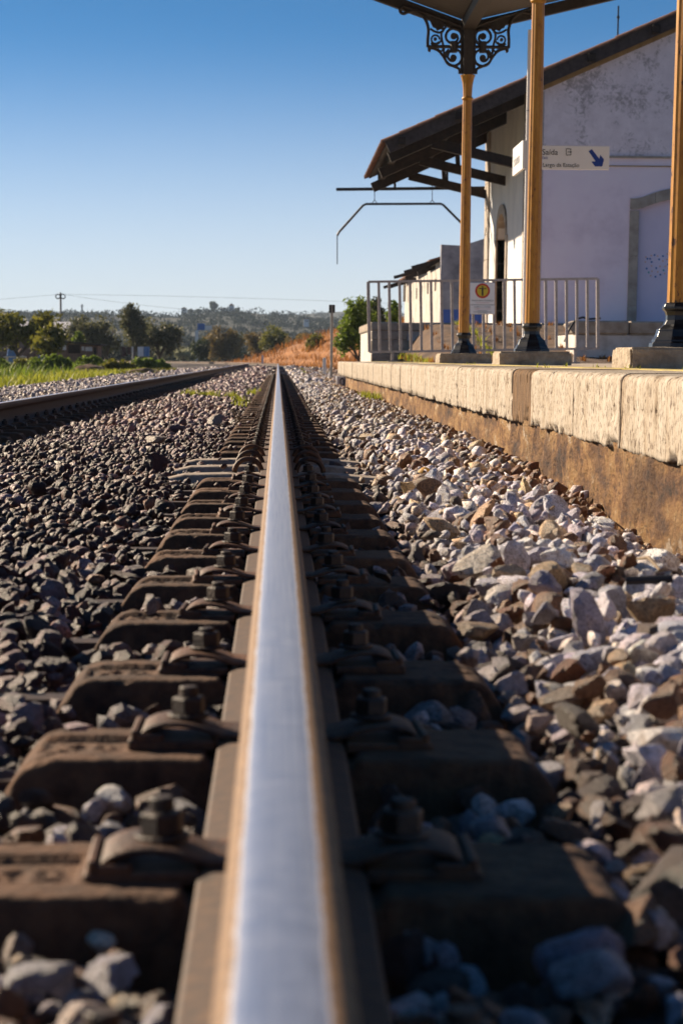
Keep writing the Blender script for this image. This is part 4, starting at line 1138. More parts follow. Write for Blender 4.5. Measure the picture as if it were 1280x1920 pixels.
# big quoin blocks of the dock's end
zz = [PZ - .1, PZ + .16, PZ + .42, DZ - .176]
for i in range(3):
    m = MB(); w = (.62, .86, .70)[i]; m.box(dx0 - .012, dx0 + w, 43.94 + .02, 44.2, zz[i] + .003, zz[i + 1] - .003); m.build('quoin', 'dock_stone', dk, bevel=.015)
def ramp_():
    xs = np.linspace(dx0 + .55, 12, 60); ys = np.linspace(32.6, 44.05, 40)
    V = np.array([(x, y, 0) for y in ys for x in xs]); t = (V[:, 1] - 34.2) / 9.6
    V[:, 2] = PZ - .01 + (DZ - PZ - .04) * smoothstep(0, 1, t) * smoothstep(dx0 + .4, dx0 + 1.2, V[:, 0] + .0) + (fbm(V * 1.6, 51, 4) - .5) * .16 * smoothstep(.0, .15, t) * smoothstep(1.02, .8, t)
    m = len(xs); F = [(i * m + k, i * m + k + 1, (i + 1) * m + k + 1, (i + 1) * m + k) for i in range(len(ys) - 1) for k in range(m - 1)]
    return tag(np_mesh('earth_ramp', V, F, 'earth_path', smooth=True), kind='structure'), V
_, RAMP_V = ramp_()
rd = 36.6
rw = empty('retaining_wall', (P(1060, 655, rd).x, rd, PZ), 'low whitewashed wall with stone coping behind the railing', 'wall')
wx0 = P(1078, 650, rd).x; cz0, cz1 = P(1150, 627, rd).z, P(1150, 601, rd).z
m = MB(); m.box(wx0, 11, rd, rd + 2.6, PZ - .05, cz0); m.build('wall', 'dock_whitewash', rw, bevel=.02)
xs_ = [P(1060, 650, rd).x, P(1178, 650, rd).x, P(1262, 650, rd).x, 8.8, 11]
for i in range(4):
    m = MB()
    if i == 0: m.prism([(xs_[0], cz1 - .06), (xs_[0] + .12, cz0 + .004), (xs_[1] - .01, cz0 + .004), (xs_[1] - .01, cz1), (xs_[0] + .15, cz1)], 'y', rd - .05, rd + .5)
    else: m.box(xs_[i] + .006, xs_[i + 1] - .006, rd - .05, rd + .5, cz0 + .004, cz1 + random.uniform(-.01, .01))
    m.build('coping_stone', 'dock_stone', rw, bevel=.025)
cab = MB(); cab.tube([P(1058, 640, 36.0), P(1068, 615, 36.1), P(1080, 598, 36.2), P(1092, 594.5, 36.3), P(1104, 598, 36.4), P(1125, 596.5, 36.5)], .018, 6)
tag(cab.build('cable', 'iron_dark', None, smooth=True), 'black cable looping over the low whitewashed wall behind the railing', 'cable')

# ------------------------------------------------------------------ goods shed
SD0, SD1 = 48.0, 57.2
SX = P(986, 400, SD0).x
W_E = P(986, 141, SD0).z              # height of the roof line over that corner
EX, EZ = P(722, 258, SD0 - .25).x, P(722, 258, SD0 - .25).z
RX = 10.4
slope = (W_E - EZ) / (SX - EX)
RZ = EZ + (RX - EX) * slope
sh = empty('goods_shed', (SX, SD0, DZ), 'white goods shed with wide timber eaves and tiled roof on the dock', 'shed')
def rz(x): return EZ + (x - EX) * slope if x < RX else RZ - (x - RX) * slope
X2 = 2 * RX - SX
under = .22
dl, dr_ = P(1192, 600, SD0).x, P(1192, 600, SD0).x + 2.3     # door opening
dtop = P(1192, 392, SD0).z; dmid = dtop + .26
def arch(x): t = (x - dl) / (dr_ - dl); return dtop + (dmid - dtop) * (1 - (2 * t - 1) ** 2)
ax = np.linspace(dl, dr_, 13)
m = MB()
m.prism([(SX, DZ - .3), (dl, DZ - .3)] + [(x, arch(x)) for x in ax] + [(dr_, DZ - .3), (X2, DZ - .3), (X2, rz(X2) - under), (RX, RZ - under), (SX, rz(SX) - under)], 'y', SD0, SD0 + .45)
m.build('gable_wall', 'gable_plaster', sh)
m = MB(); m.prism([(dl - .02, DZ - .1), (dr_ + .02, DZ - .1)] + [(x, arch(x) + .03) for x in reversed(ax)], 'y', SD0 + .12, SD0 + .2); door = m.build('door', 'door_paint', sh)
# the round pattern of small dots on the door
cc = P(1230, 494, SD0 + .12); kk = 48 / 4157
dots = [(-21, -3, 'o'), (-18, 9, 'b'), (-14, 16, 't'), (-12, -9, 'b'), (-9, -3, 'b'), (-17, -9, 'b'), (-9, 4, 'o'), (-4, -16, 'b'), (2, -14, 'o'), (0, 8, 'b'), (-1, 24, 'b'), (8, 20, 'b'), (5, -8, 'b'), (12, -14, 'b'), (14, 12, 't'), (22, 1, 'b'), (20, -8, 'o'), (12, -5, 'o'), (7, 5, 'o'), (-8, 14, 'o'), (3, 15, 'o'), (-10, 22, 'o'), (16, 18, 'o'), (-20, -12, 'o'), (-10, -15, 'o'), (24, 9, 't'), (17, 5, 'o'), (27, -3, 'o'), (26, -12, 'b'), (20, -18, 'o')]
for x, y, c in dots:
    r = (1.9 if c != 'o' else 1.4) * kk; m = MB()
    m.prism([(cc.x + x * kk + r * math.cos(t * math.pi / 5), cc.z - y * kk + r * math.sin(t * math.pi / 5)) for t in range(10)], 'y', SD0 + .117, SD0 + .1195)
    m.build('dot', {'b': 'dot_blue', 't': 'dot_teal', 'o': 'dot_orange'}[c], door)
fw = .20
for s_, x in ((-1, dl), (1, dr_)):
    hs = [DZ - .05, DZ + .45, DZ + 1.5, dtop - .02]
    for i in range(3):
        x0, x1 = sorted((x, x + s_ * fw)); m = MB(); m.box(x0, x1, SD0 - .035 - (.02 if i == 0 else 0), SD0 + .15, hs[i] + .003, hs[i + 1] - .003); m.build('door_jamb_stone', 'stone_trim', sh, bevel=.008)
xs_ = np.linspace(dl - fw, dr_ + fw, 6)
for i in range(5):
    xa = np.linspace(xs_[i] + .004, xs_[i + 1] - .004, 5); f = lambda x: arch(min(max(x, dl), dr_))
    m = MB(); m.prism([(x, f(x) - .001) for x in xa] + [(x, f(x) + .23) for x in reversed(xa)], 'y', SD0 - .037, SD0 + .15); m.build('door_arch_stone', 'stone_trim', sh)
# string courses and ochre band under the verge
for py, h in ((292, .045), (310, .022)):
    z = P(1200, py, SD0).z; m = MB(); m.box(SX + .30, X2, SD0 - h, SD0 + .002, z - h, z); m.build('string_course', 'stone_trim' if h > .03 else 'ochre_band', sh)
m = MB(); m.beam((SX - .0, SD0 - .004, rz(SX) - under - .10), (RX, SD0 - .004, RZ - under - .10), .02, .22); m.build('verge_band', 'ochre_band', sh)
# track-side wall with an arched doorway
wz = rz(SX) - under
ay0, ay1 = 52.0, 54.2; atop = P(939, 400, 53).z; 
def warch(y): t = (y - ay0) / (ay1 - ay0); return atop - .55 + .55 * math.sqrt(max(0, 1 - (2 * t - 1) ** 2))
ya = np.linspace(ay0, ay1, 15)
m = MB(); m.prism([(SD0 + .002, DZ - .3), (ay0, DZ - .3)] + [(y, warch(y)) for y in ya] + [(ay1, DZ - .3), (SD1, DZ - .3), (SD1, wz), (SD0 + .002, wz)], 'x', SX + .004, SX + .45); m.build('side_wall', 'house_white', sh)
m = MB(); m.box(SX + .26, SX + .32, ay0 - .05, ay1 + .05, DZ - .1, atop); m.build('side_door', 'rust_sheet', sh)
for i in range(8):
    y0, y1 = ya[0] + (ay1 - ay0) * i / 8, ya[0] + (ay1 - ay0) * (i + 1) / 8
    yy2 = np.linspace(y0, y1, 4); m = MB(); m.prism([(y, warch(y) - .005) for y in yy2] + [(y, warch(y) + .22) for y in reversed(yy2)], 'x', SX - .04, SX + .26); m.build('side_arch_stone', 'stone_trim', sh)
for y, s_ in ((ay0, -1), (ay1, 1)):
    hs = np.linspace(DZ - .1, atop - .55, 5)
    for i in range(4):
        y0, y1 = sorted((y, y + s_ * .22)); m = MB(); m.box(SX - .04, SX + .26, y0, y1, hs[i] + .003, hs[i + 1] - .003); m.build('side_jamb_stone', 'stone_trim', sh)
for y0, y1 in ((SD0 - .02, SD0 + .30), (SD1 - .9, SD1 + .02)):
    hs = np.linspace(DZ - .1, wz - .1, 9)
    for i in range(8):
        m = MB(); m.box(SX - .05, SX + .34, y0, y1, hs[i] + .003, hs[i + 1] - .003); m.build('quoin', 'stone_trim', sh, bevel=.01)
m = MB(); m.box(SX + .5, X2, SD1 - .4, SD1, DZ - .3, wz); m.build('rear_wall', 'house_white', sh)
m = MB(); m.prism([(RX + .1, DZ - .3), (X2, DZ - .3), (X2, wz)], 'y', SD0 + .5, SD1 - .5); m.build('far_wall', 'house_white', sh)
# roof: boarding, tiles, purlins and trusses
roof = None
m = MB(); m.beam((EX + .05, (SD0 + SD1) / 2, EZ - .09 + .05 * slope), (RX, (SD0 + SD1) / 2, RZ - .09), SD1 - SD0 + .3, .03); roof = m.build('roof', 'old_timber', sh)
m = MB(); m.beam((RX, (SD0 + SD1) / 2, RZ - .09), (X2 + .5, (SD0 + SD1) / 2, RZ - .09 - (X2 + .5 - RX) * slope), SD1 - SD0 + .3, .03); m.build('boarding', 'old_timber', roof)
def tile_mesh(L_=.46, r=.10, n=6, thick=.014):
    m = MB(); vs = []; fs = []
    for u, rr in ((0, r), (L_, r * .82)):
        for k in range(n + 1):
            a = math.pi * k / n; vs.append((u, rr * math.cos(a), rr * math.sin(a) * .8)); vs.append((u, (rr - thick) * math.cos(a), (rr - thick) * math.sin(a) * .8))
    q = 2 * (n + 1)
    for k in range(n):
        a, b, c, d = 2 * k, 2 * k + 2, q + 2 * k + 2, q + 2 * k
        fs += [(a, b, c, d), (a + 1, d + 1, c + 1, b + 1), (a, a + 1, b + 1, b), (d, c, c + 1, d + 1)]
    m.add(vs, fs); me = m.mesh('tile'); me.materials.append(MATS['roof_tile']); return me
TILE = tile_mesh()
ang = math.atan(slope)
def tile_at(x, y, lift, tilt=0, scale=1):
    o = bpy.data.objects.new('tile', TILE); COL.objects.link(o); o.parent = roof
    o.location = Vector((x, y, rz(x) - .075 + lift)) - OFF[sh.name]; o.rotation_euler = (random.uniform(-.04, .04), -ang + tilt, random.uniform(-.03, .03)); return o
x = EX - .06
while x < RX - .2:
    for yv in (SD0 - .17, SD0 + .02): tile_at(x, yv, random.uniform(-.008, .012))
    x += .38
yv = SD0 + .22
while yv < SD1 + .1:
    for xr in (EX - .06, EX + .32): tile_at(xr, yv, random.uniform(-.008, .010))
    yv += .205
vs = []; fs = []
for i in range(int((SD1 + .1 - SD0 - .2) / .205)):
    yb = SD0 + .22 + i * .205
    for k in range(5):
        a = math.pi * k / 4
        for xr in (EX + .7, RX): vs.append((xr, yb + .1 * math.cos(a), rz(xr) - .075 + .08 * math.sin(a)))
    n0 = i * 10
    for k in range(4): fs.append((n0 + 2 * k, n0 + 2 * k + 1, n0 + 2 * k + 3, n0 + 2 * k + 2))
m = MB(); m.add(vs, fs); tag(m.build('tile_field', 'roof_tile', roof), kind='stuff')
m = MB(); m.beam((EX + .05, SD0 - .2, EZ - .21 + .05 * slope), (RX, SD0 - .2, RZ - .21), .05, .26); m.build('bargeboard', 'grey_timber', roof)
for xpu in (EX + .35, EX + 1.55, SX + 1.3, SX + 2.65, SX + 4.0):
    m = MB(); m.box(xpu - .08, xpu + .08, SD0 - .34, SD1 + .12, rz(xpu) - .30, rz(xpu) - .13); m.build('purlin', 'old_timber', roof, bevel=.008)
for yt in (SD0 + .45, SD0 + 4.6, SD1 - .25):
    z_ = lambda x: rz(x) - .39
    m = MB(); m.beam((EX + .12, yt, z_(EX + .12)), (SX + .2, yt, z_(SX + .2)), .18, .24); tr = m.build('truss', 'old_timber', sh, bevel=.01)
    m = MB(); m.beam((EX + 1.05, yt, z_(EX + 1.05) - .10), (SX + .1, yt, z_(EX + 1.05) - .58), .16, .21); m.build('strut', 'old_timber', tr, bevel=.01)
    m = MB(); m.beam((EX + 1.9, yt, z_(EX + 1.9)), (EX + 1.95, yt, z_(EX + 1.05) - .32), .10, .12, up=(0, 1, 0)); m.build('hanger', 'old_timber', tr)
m = MB(); ap = P(1158, 58, SD1 - 1.0); at_ = P(1159, 10, SD1 - 1.0)
m.tube([(ap.x, ap.y, rz(ap.x) - .1), (at_.x, ap.y, at_.z)], .022, 6); m.box(at_.x - .035, at_.x + .035, ap.y - .03, ap.y + .03, at_.z - .30, at_.z - .25)
tag(m.build('antenna', 'iron_dark'), 'thin antenna pole standing on the goods shed roof', 'antenna')

# loading gauge hung from the shed's far end
gd = SD1 + .3
lg = empty('loading_gauge', tuple(P(750, 355, gd)), 'dark iron loading gauge frame hanging from the shed eaves over the siding', 'loading gauge')
def gp(x, y): return P(x, y, gd)
m = MB(); m.beam(gp(630, 354.5), gp(930, 351.5), .07, .075); m.build('carrier_beam', 'iron_dark', lg)
m = MB(); m.tube([gp(632, 441), gp(636, 434), gp(680, 385), gp(686, 382), gp(826, 381.5), gp(831, 384), gp(868, 421), gp(870, 428), gp(870, 470)], .030, 8); m.build('gauge_frame', 'iron_dark', lg)
m = MB(); m.tube([gp(632, 440), gp(632, 495)], .014, 6); m.build('pendant_rod', 'iron_dark', lg)
for x, y0 in ((702, 354), (810, 345)):
    m = MB(); m.tube([gp(x, y0), gp(x, 376)], .010, 6); m.tube([gp(x - 5, 381), gp(x, 374), gp(x + 5, 381)], .012, 6); m.build('hanger', 'iron_dark', lg)
for x, y0 in ((838, 310), (740, 335)):
    m = MB(); m.beam(gp(x, y0), gp(x, 354), .06, .06, up=(0, 1, 0)); m.build('stay', 'iron_dark', lg)

# ------------------------------------------------------------------ ruined store further on
FD0, FD1 = 74.0, 95.0
FX = P(826, 540, FD0).x
fz = P(826, 488, FD0).z; fpar = P(830, 458, FD0).z
st = empty('old_store', (FX, FD0, 0), 'long weathered store with broken eaves behind the goods shed', 'building')
m = MB(); m.prism([(FX, -.4), (14, -.4), (14, P(905, 440, FD0).z), (P(907, 447, FD0).x, P(907, 447, FD0).z), (P(866, 460, FD0).x, P(866, 460, FD0).z), (FX, fpar)], 'y', FD0, FD0 + .4); m.build('gable_wall', 'grey_plaster', st)
z_d = P(860, 580, FD0).z
m = MB(); m.box(FX + .002, 13.9, FD0 - .012, FD0 + .01, -.4, z_d); m.build('dado', 'blue_dado', st)
# side wall with openings
wins = [(76.2, 77.0), (80.0, 80.8), (83.5, 84.3), (86.5, 87.3), (90.0, 90.8)]
wz0, wz1 = P(815, 545, 76.5).z, P(815, 522, 76.5).z
segs = [FD0 + .4] + [v for w in wins for v in w] + [FD1]
m = MB()
for i in range(0, len(segs) - 1, 2): m.box(FX, FX + .4, segs[i], segs[i + 1], -.4, fz)
for a_, b_ in wins: m.box(FX + .002, FX + .398, a_, b_, wz1, fz); m.box(FX + .002, FX + .398, a_, b_, (-.4 if (a_, b_) != wins[2] else 2.3), wz0) if (a_, b_) != wins[2] else m.box(FX + .002, FX + .398, a_, b_, 2.0, wz0)
m.build('side_wall', 'old_plaster', st)
for a_, b_ in wins:
    m = MB(); m.box(FX + .30, FX + .34, a_, b_, -.4, wz1); m.build('window', 'dark_void', st)
for i in range(10):
    y = FD0 + .6 + i * 2.1; m = MB(); drop = random.uniform(0, .25)
    m.beam((FX - .55 - random.uniform(0, .5), y, fz - .12 - drop), (FX + 3, y + random.uniform(-.3, .3), fz + .9), .10, .12); m.build('rafter', 'old_timber', st)
for i, (y0, y1) in enumerate(((FD0 + .5, FD0 + 5.5), (FD0 + 7, FD0 + 12.3), (FD0 + 14.5, FD0 + 20))):
    m = MB(); m.beam((FX - .35, (y0 + y1) / 2, fz + .02), (FX + 3.2, (y0 + y1) / 2, fz + 1.05), y1 - y0, .06); m.build('roof_patch', 'roof_tile', st)
q0, q1 = P(757, 528, FD1), P(776, 513, FD1)
m = MB(); m.box(q0.x, q1.x + .5, FD1 - .6, FD1 + .6, fz - .8, q1.z); m.build('chimney', 'old_timber', st)
m = MB(); m.box(13.5, 13.9, FD0 + .4, FD1, -.4, fz); m.box(FX + .4, 13.5, FD1 - .4, FD1, -.4, fz); m.build('rear_wall', 'old_plaster', st)

# ------------------------------------------------------------------ line-side post and markers
sgd = 58.0
p0 = P(621, 690, sgd); pt_ = P(622, 572, sgd)
sg = empty('line_signal', (p0.x, sgd, -.3), 'slim post with a dark box on top at the far end of the platform', 'signal')
m = MB(); m.tube([(p0.x, sgd, -.35), (pt_.x, sgd, pt_.z)], .035, 8); m.build('post', 'post_metal', sg)
b0, b1 = P(616.5, 586, sgd), P(628, 571, sgd)
m = MB(); m.box(b0.x, b1.x, sgd - .03, sgd + .05, b0.z, b1.z); m.build('head', 'iron_dark', sg, bevel=.01)
for px, py, d, lab in ((608, 683, 66, 'short white marker stone beside the signal post'), (492, 673, 138, 'tiny white marker stone where the track bends')):
    q = P(px, py, d); h = 17 * d / 4157 if d < 100 else 10 * d / 4157; w = 3.2 * d / 4157 if d < 100 else 1.6 * d / 4157
    m = MB(); m.prism([(q.x - w, q.z - .3), (q.x + w, q.z - .3), (q.x + w, q.z + h * .6), (q.x + w * .5, q.z + h * .75), (q.x - w * .5, q.z + h * .75), (q.x - w, q.z + h * .6)], 'y', d, d + 2 * w)
    tag(m.build('marker_stone', 'house_white'), lab, 'marker', 'white marker stones by the line')

# ------------------------------------------------------------------ hills
_, HV = hill('hills', -420, 420, 520, 900, [(-900, 612), (-200, 600), (0, 594), (150, 596), (290, 599), (345, 600), (380, 595), (410, 592), (455, 592), (500, 600), (560, 604), (620, 608), (700, 612), (1000, 620), (1800, 640)], 61)
_, HV2 = hill('hills', -900, 900, 1500, 900, [(-900, 610), (0, 600), (300, 598), (520, 594), (580, 592), (620, 589), (680, 588), (900, 600), (1800, 620)], 63)

# ------------------------------------------------------------------ vegetation
def leaves(centres, radii, n, size, flat=.5, r=None, aspect=.55):
    """n leaf quads spread through clumps; returns V, F, tint"""
    r = r or rng
    c = np.asarray(centres, float); k = r.integers(0, len(c), n)
    d = r.normal(size=(n, 3)); d /= np.linalg.norm(d, axis=1)[:, None]
    rad = np.asarray(radii, float)
    if rad.ndim == 1: rad = np.repeat(rad[:, None], 3, 1)
    pos = c[k] + d * rad[k] * (r.random(n) ** .45)[:, None]
    a = r.normal(size=(n, 3)); a /= np.linalg.norm(a, axis=1)[:, None]
    b = np.cross(a, r.normal(size=(n, 3))); b /= np.linalg.norm(b, axis=1)[:, None]
    s = size * r.uniform(.6, 1.4, n)[:, None]
    a *= s; b *= s * aspect
    V = np.stack([pos - a, pos + b * .8 - a * .1, pos + a, pos - b * .8 - a * .1], 1).reshape(-1, 3)
    F = np.arange(4 * n).reshape(n, 4)
    t = np.repeat(np.clip(r.normal(.5, .22, n) + (r.random(len(c)) - .5)[k] * .35, 0, 1), 4)
    return V, F, np.stack([t, t, t], -1)
def clumps(c, rad, n, r, spread=.82, cl=.34):
    d = r.normal(size=(n, 3)); d /= np.linalg.norm(d, axis=1)[:, None]
    p = np.asarray(c) + d * np.asarray(rad) * (r.random(n) ** .4)[:, None] * spread
    return p, np.asarray(rad).mean() * r.uniform(.6, 1.3, n) * cl
def tree(name, label, base, lobes, nleaf, leaf, mat, cat='tree', group=None, trunk_r=.16, seed=1, ncl=34, cl=.42, nt=None):
    """base point; lobes [(dx, dy, dz, rx, ry, rz)] relative to the base"""
    r = np.random.default_rng(seed); rd = random.Random(seed)
    e = empty(name, tuple(base), label, cat, group)
    b = Vector(base); m = MB()
    top = max(l[2] for l in lobes)
    low = min(l[2] - l[5] for l in lobes)
    fork = b + Vector((rd.uniform(-.1, .1), 0, max(low * .8, top * .28)))
    m.tube([b - Vector((0, 0, .3)), b + (fork - b) * .5 + Vector((rd.uniform(-.06, .06), 0, 0)), fork], [trunk_r * 1.3, trunk_r, trunk_r * .85], 8)
    for l in lobes:
        for k in range(3):
            tip = b + Vector((l[0] + rd.uniform(-.6, .6) * l[3], l[1] + rd.uniform(-.5, .5) * l[4], l[2] + rd.uniform(-.3, .6) * l[5]))
            mid = fork.lerp(tip, .5) + Vector((rd.uniform(-.12, .12), rd.uniform(-.12, .12), rd.uniform(0, .2))) * l[3]
            m.tube([fork, mid, tip], [trunk_r * .6, trunk_r * .35, trunk_r * .12], 6)
    m.build('trunk', 'bark', e)
    C, Rr = [], []
    for l in lobes:
        p, q = clumps((b.x + l[0], b.y + l[1], b.z + l[2]), (l[3], l[4], l[5]), ncl, r, cl=cl); C.append(p); Rr.append(q)
    V, F, T = leaves(np.concatenate(C), np.concatenate(Rr), nleaf, leaf, r=r)
    np_mesh('crown', V - np.array(base)[None], F, mat, T, parent=e)
    return e
GZ = -.36
def gpt(px, d): q = P(px, 673, d); return Vector((q.x, d, GZ))
def ptree(name, label, px, d, boxes, nleaf, leaf, mat, **kw):
    """boxes: (x0, y0, x1, y1) of the crown's lobes in the photograph"""
    b = gpt(px, d); lob = []
    for x0, y0, x1, y1 in boxes:
        c = P((x0 + x1) / 2, (y0 + y1) / 2, d); w = (x1 - x0) / 2 * d / 4157; h = (y1 - y0) / 2 * d / 4157
        lob.append((c.x - b.x, 0, c.z - b.z, w, w, h))
    return tree(name, label, b, lob, nleaf, leaf, mat, **kw)
G1 = 'trees beyond the grass'
ptree('fig_tree', 'loose leafed fig tree with yellowing leaves at the picture edge', 35, 118, [(-40, 578, 60, 660), (40, 585, 120, 660)], 2600, .16, 'leaf_fig', group=G1, trunk_r=.10, seed=3, cl=.5)
ptree('fig_tree', 'sparse yellow-green fig tree in front of the pale roof', 95, 112, [(60, 612, 125, 668)], 1100, .15, 'leaf_fig', group=G1, trunk_r=.07, seed=4, cl=.5)
ptree('olive_tree', 'rounded olive tree behind the shack, left of the tall one', 198, 172, [(158, 592, 236, 668), (140, 600, 190, 655)], 5200, .12, 'leaf_olive', group=G1, seed=5)
ptree('tall_tree', 'tallest dark tree with an uneven pointed top in the middle of the row', 250, 168, [(226, 562, 262, 640), (232, 585, 280, 660)], 4600, .12, 'leaf_olive', group=G1, seed=6)
ptree('olive_tree', 'broad dark olive tree right of the tallest one, by the washing', 300, 176, [(258, 594, 318, 660), (290, 600, 346, 664)], 5600, .12, 'leaf_olive', group=G1, seed=7)
ptree('olive_tree', 'small grey tree further back between the pale roof and the rounded olive', 150, 205, [(122, 592, 172, 650)], 2600, .14, 'leaf_olive', group=G1, seed=8)
ptree('small_tree', 'small bright yellow-green tree between fig and olive trees', 148, 150, [(136, 620, 160, 655)], 900, .10, 'leaf_green', group=G1, seed=9, trunk_r=.06)
G2 = 'shrubs where the track bends'
ptree('shrub', 'broad rounded brown and green shrub where the track bends', 420, 262, [(378, 612, 440, 675), (410, 614, 462, 675)], 4600, .17, 'leaf_brown', cat='shrub', group=G2, seed=10, trunk_r=.1)
ptree('shrub', 'dark shadowed shrub standing behind the rounded brown one', 430, 275, [(405, 618, 458, 672)], 3000, .17, 'leaf_dark', cat='shrub', group=G2, seed=11, trunk_r=.1)
ptree('shrub', 'low dark green shrub left of the rounded brown one', 372, 250, [(355, 632, 395, 674)], 2400, .15, 'leaf_dark', cat='shrub', group=G2, seed=12, trunk_r=.08)
ptree('shrub', 'thin brownish scrub in the gap right of the rounded shrub', 478, 270, [(455, 618, 500, 672)], 2400, .16, 'leaf_brown', cat='shrub', group=G2, seed=13, trunk_r=.07)
ptree('shrub', 'green-topped scrub above the start of the dry bank', 515, 255, [(480, 614, 550, 665)], 3000, .16, 'leaf_fig', cat='shrub', group=G2, seed=14, trunk_r=.07)
ptree('shrub', 'brown scrub on the crest of the dry bank', 555, 225, [(530, 625, 590, 662)], 2200, .14, 'leaf_brown', cat='shrub', group=G2, seed=15, trunk_r=.06)
ptree('shrub', 'yellow-green bush on the dry bank left of the signal post', 588, 170, [(566, 625, 612, 662)], 2200, .10, 'leaf_fig', cat='shrub', group=G2, seed=16, trunk_r=.05)
ptree('bushy_tree', 'bright green bushy tree behind the signal post', 672, 78, [(634, 560, 690, 665), (655, 545, 712, 640), (628, 610, 668, 668)], 5600, .075, 'leaf_green', cat='tree', group='trees by the dock', seed=17, trunk_r=.06)
ptree('bushy_tree', 'darker tree behind the bright green one, seen through the railing', 698, 90, [(672, 548, 722, 640)], 3200, .085, 'leaf_dark', cat='tree', group='trees by the dock', seed=18, trunk_r=.07)
ptree('bushy_tree', 'sunlit young tree in front of the old store, behind the railing', 738, 66, [(722, 562, 754, 615)], 700, .07, 'leaf_green', cat='tree', group='trees by the dock', seed=19, trunk_r=.03)
G3 = 'bushes along the grass edge'
for i, (x0, y0, x1, y1, d, mt, lab) in enumerate((
    (15, 668, 90, 702, 92, 'leaf_fig', 'low spreading green bush at the grass edge below the fig tree'),
    (55, 662, 130, 704, 90, 'leaf_green', 'rounded green bush at the grass edge in front of the shack'),
    (-30, 672, 25, 700, 95, 'leaf_green', 'green bush cut by the picture edge beside the grass'),
    (140, 664, 200, 692, 100, 'leaf_green', 'bright low bush at the grass edge right of the rounded one'),
    (190, 670, 250, 700, 96, 'leaf_fig', 'leafy bush at the grass edge below the tallest tree'),
    (245, 666, 300, 695, 108, 'leaf_green', 'bright green bush below the washing'),
    (285, 672, 318, 694, 110, 'leaf_green', 'small green bush last in the row towards the track'))):
    ptree('bush', lab, (x0 + x1) / 2, d, [(x0, y0 + 4, (x0 + x1) / 2 + 6, y1 + 6), ((x0 + x1) / 2 - 8, y0, x1 - 8, y1 + 6), (x1 - 26, y0 + 10, x1 + 6, y1 + 6)], 4200, .085, mt, cat='bush', group=G3, seed=30 + i, trunk_r=.03)
for i, (x0, y0, x1, y1, d, lab) in enumerate(((283, 648, 330, 672, 200, 'pale silvery shrub right of the washing'), (325, 652, 362, 672, 215, 'pale silvery shrub next to the dark green shrub'))):
    ptree('pale_shrub', lab, (x0 + x1) / 2, d, [(x0, y0, x1, y1)], 1500, .11, 'leaf_pale', cat='shrub', group='pale shrubs by the track bend', seed=50 + i, trunk_r=.03)
# earth heaps at the grass edge
def mound(px0, px1, py, d, h, lab, seed):
    a, b = P(px0, py, d), P(px1, py, d); V, F = ico(3); V = V.copy()
    V *= 1 + .9 * (fbm(V * 3.0, seed, 4) - .5)[:, None]
    V = V * np.array([(b.x - a.x) / 2, (b.x - a.x) * .4, h]) + np.array([(a.x + b.x) / 2, d, GZ])
    tag(np_mesh('earth_heap', V, F, 'earth_path', smooth=True), lab, 'heap', 'earth heaps by the grass')
mound(132, 205, 695, 93, .36, 'dark earth heap between the two bushes at the grass edge', 71)
mound(236, 306, 700, 88, .26, 'low earth heap near the ballast below the bright bush', 72)
# shack
kd = 138
k0 = P(96, 676, kd)
shack = empty('shack', (k0.x, kd, GZ), 'low patched wooden shack with a sloping roof behind the bushes', 'shack')
def wpt(px, py, dd=0): return P(px, py, kd + dd)
m = MB(); m.prism([(wpt(97, 680).x, GZ - .2), (wpt(183, 680).x, GZ - .2), (wpt(183, 648).x, wpt(183, 648).z), (wpt(97, 641).x, wpt(97, 641).z)], 'y', kd, kd + 3); m.build('wall', 'rust_sheet', shack)
m = MB(); a_, b_ = wpt(92, 638), wpt(190, 646.5); m.beam((a_.x, kd + 1.4, a_.z), (b_.x, kd + 1.4, b_.z), 3.9, .12); m.build('roof', 'old_timber', shack)
for x0, x1, y0, y1, mt in ((100, 104, 642, 656, 'house_white'), (107, 114, 642, 657, 'cloth_white'), (117, 124, 643, 656, 'house_white'), (153, 158, 649, 657, 'house_white'), (160, 173, 650, 658, 'cloth_white'), (176, 180, 651, 664, 'dark_void'), (128, 150, 646, 662, 'old_timber')):
    p, q = wpt(x0, y1), wpt(x1, y0); m = MB(); m.box(p.x, q.x, kd - .05, kd - .003, p.z, q.z); m.build('board', mt, shack)
m = MB(); p, q = P(70, 672, 132), P(98, 660, 132); m.box(p.x, q.x, 132, 133.5, GZ, q.z); 
tag(m.build('sheet_pile', 'cloth_blue', bevel=.05), 'pale blue sheeting in front of the shack', 'sheeting')
m = MB(); p, q = P(30, 668, 126), P(66, 652, 126); m.prism([(p.x, GZ), (q.x, GZ), (q.x, q.z - .1), (q.x - .5, q.z), (p.x + .3, q.z), (p.x, q.z - .3)], 'y', 126, 127.6)
tag(m.build('covered_heap', 'rust_sheet', bevel=.05), 'low brown covered heap left of the shack', 'heap')
m = MB(); p, q = P(8, 664, 124), P(28, 654, 124); m.prism([(p.x, GZ), (q.x, GZ), (q.x, q.z - .1), (q.x - .15, q.z), (p.x + .2, q.z)], 'y', 124, 125)
tag(m.build('barrel_cover', 'cloth_blue', bevel=.04), 'blue-grey covered bundle below the fig tree', 'bundle')
m = MB(); p, q = P(8, 669, 120), P(48, 667, 120); m.beam((p.x, 120, p.z), (q.x, 120, q.z - .05), .8, .06); m.box(p.x + .1, p.x + .2, 119.9, 120.1, GZ, p.z); m.box(q.x - .2, q.x - .1, 119.9, 120.1, GZ, q.z)
tag(m.build('plank_bench', 'cloth_white'), 'long pale plank lying on supports below the fig tree', 'plank')
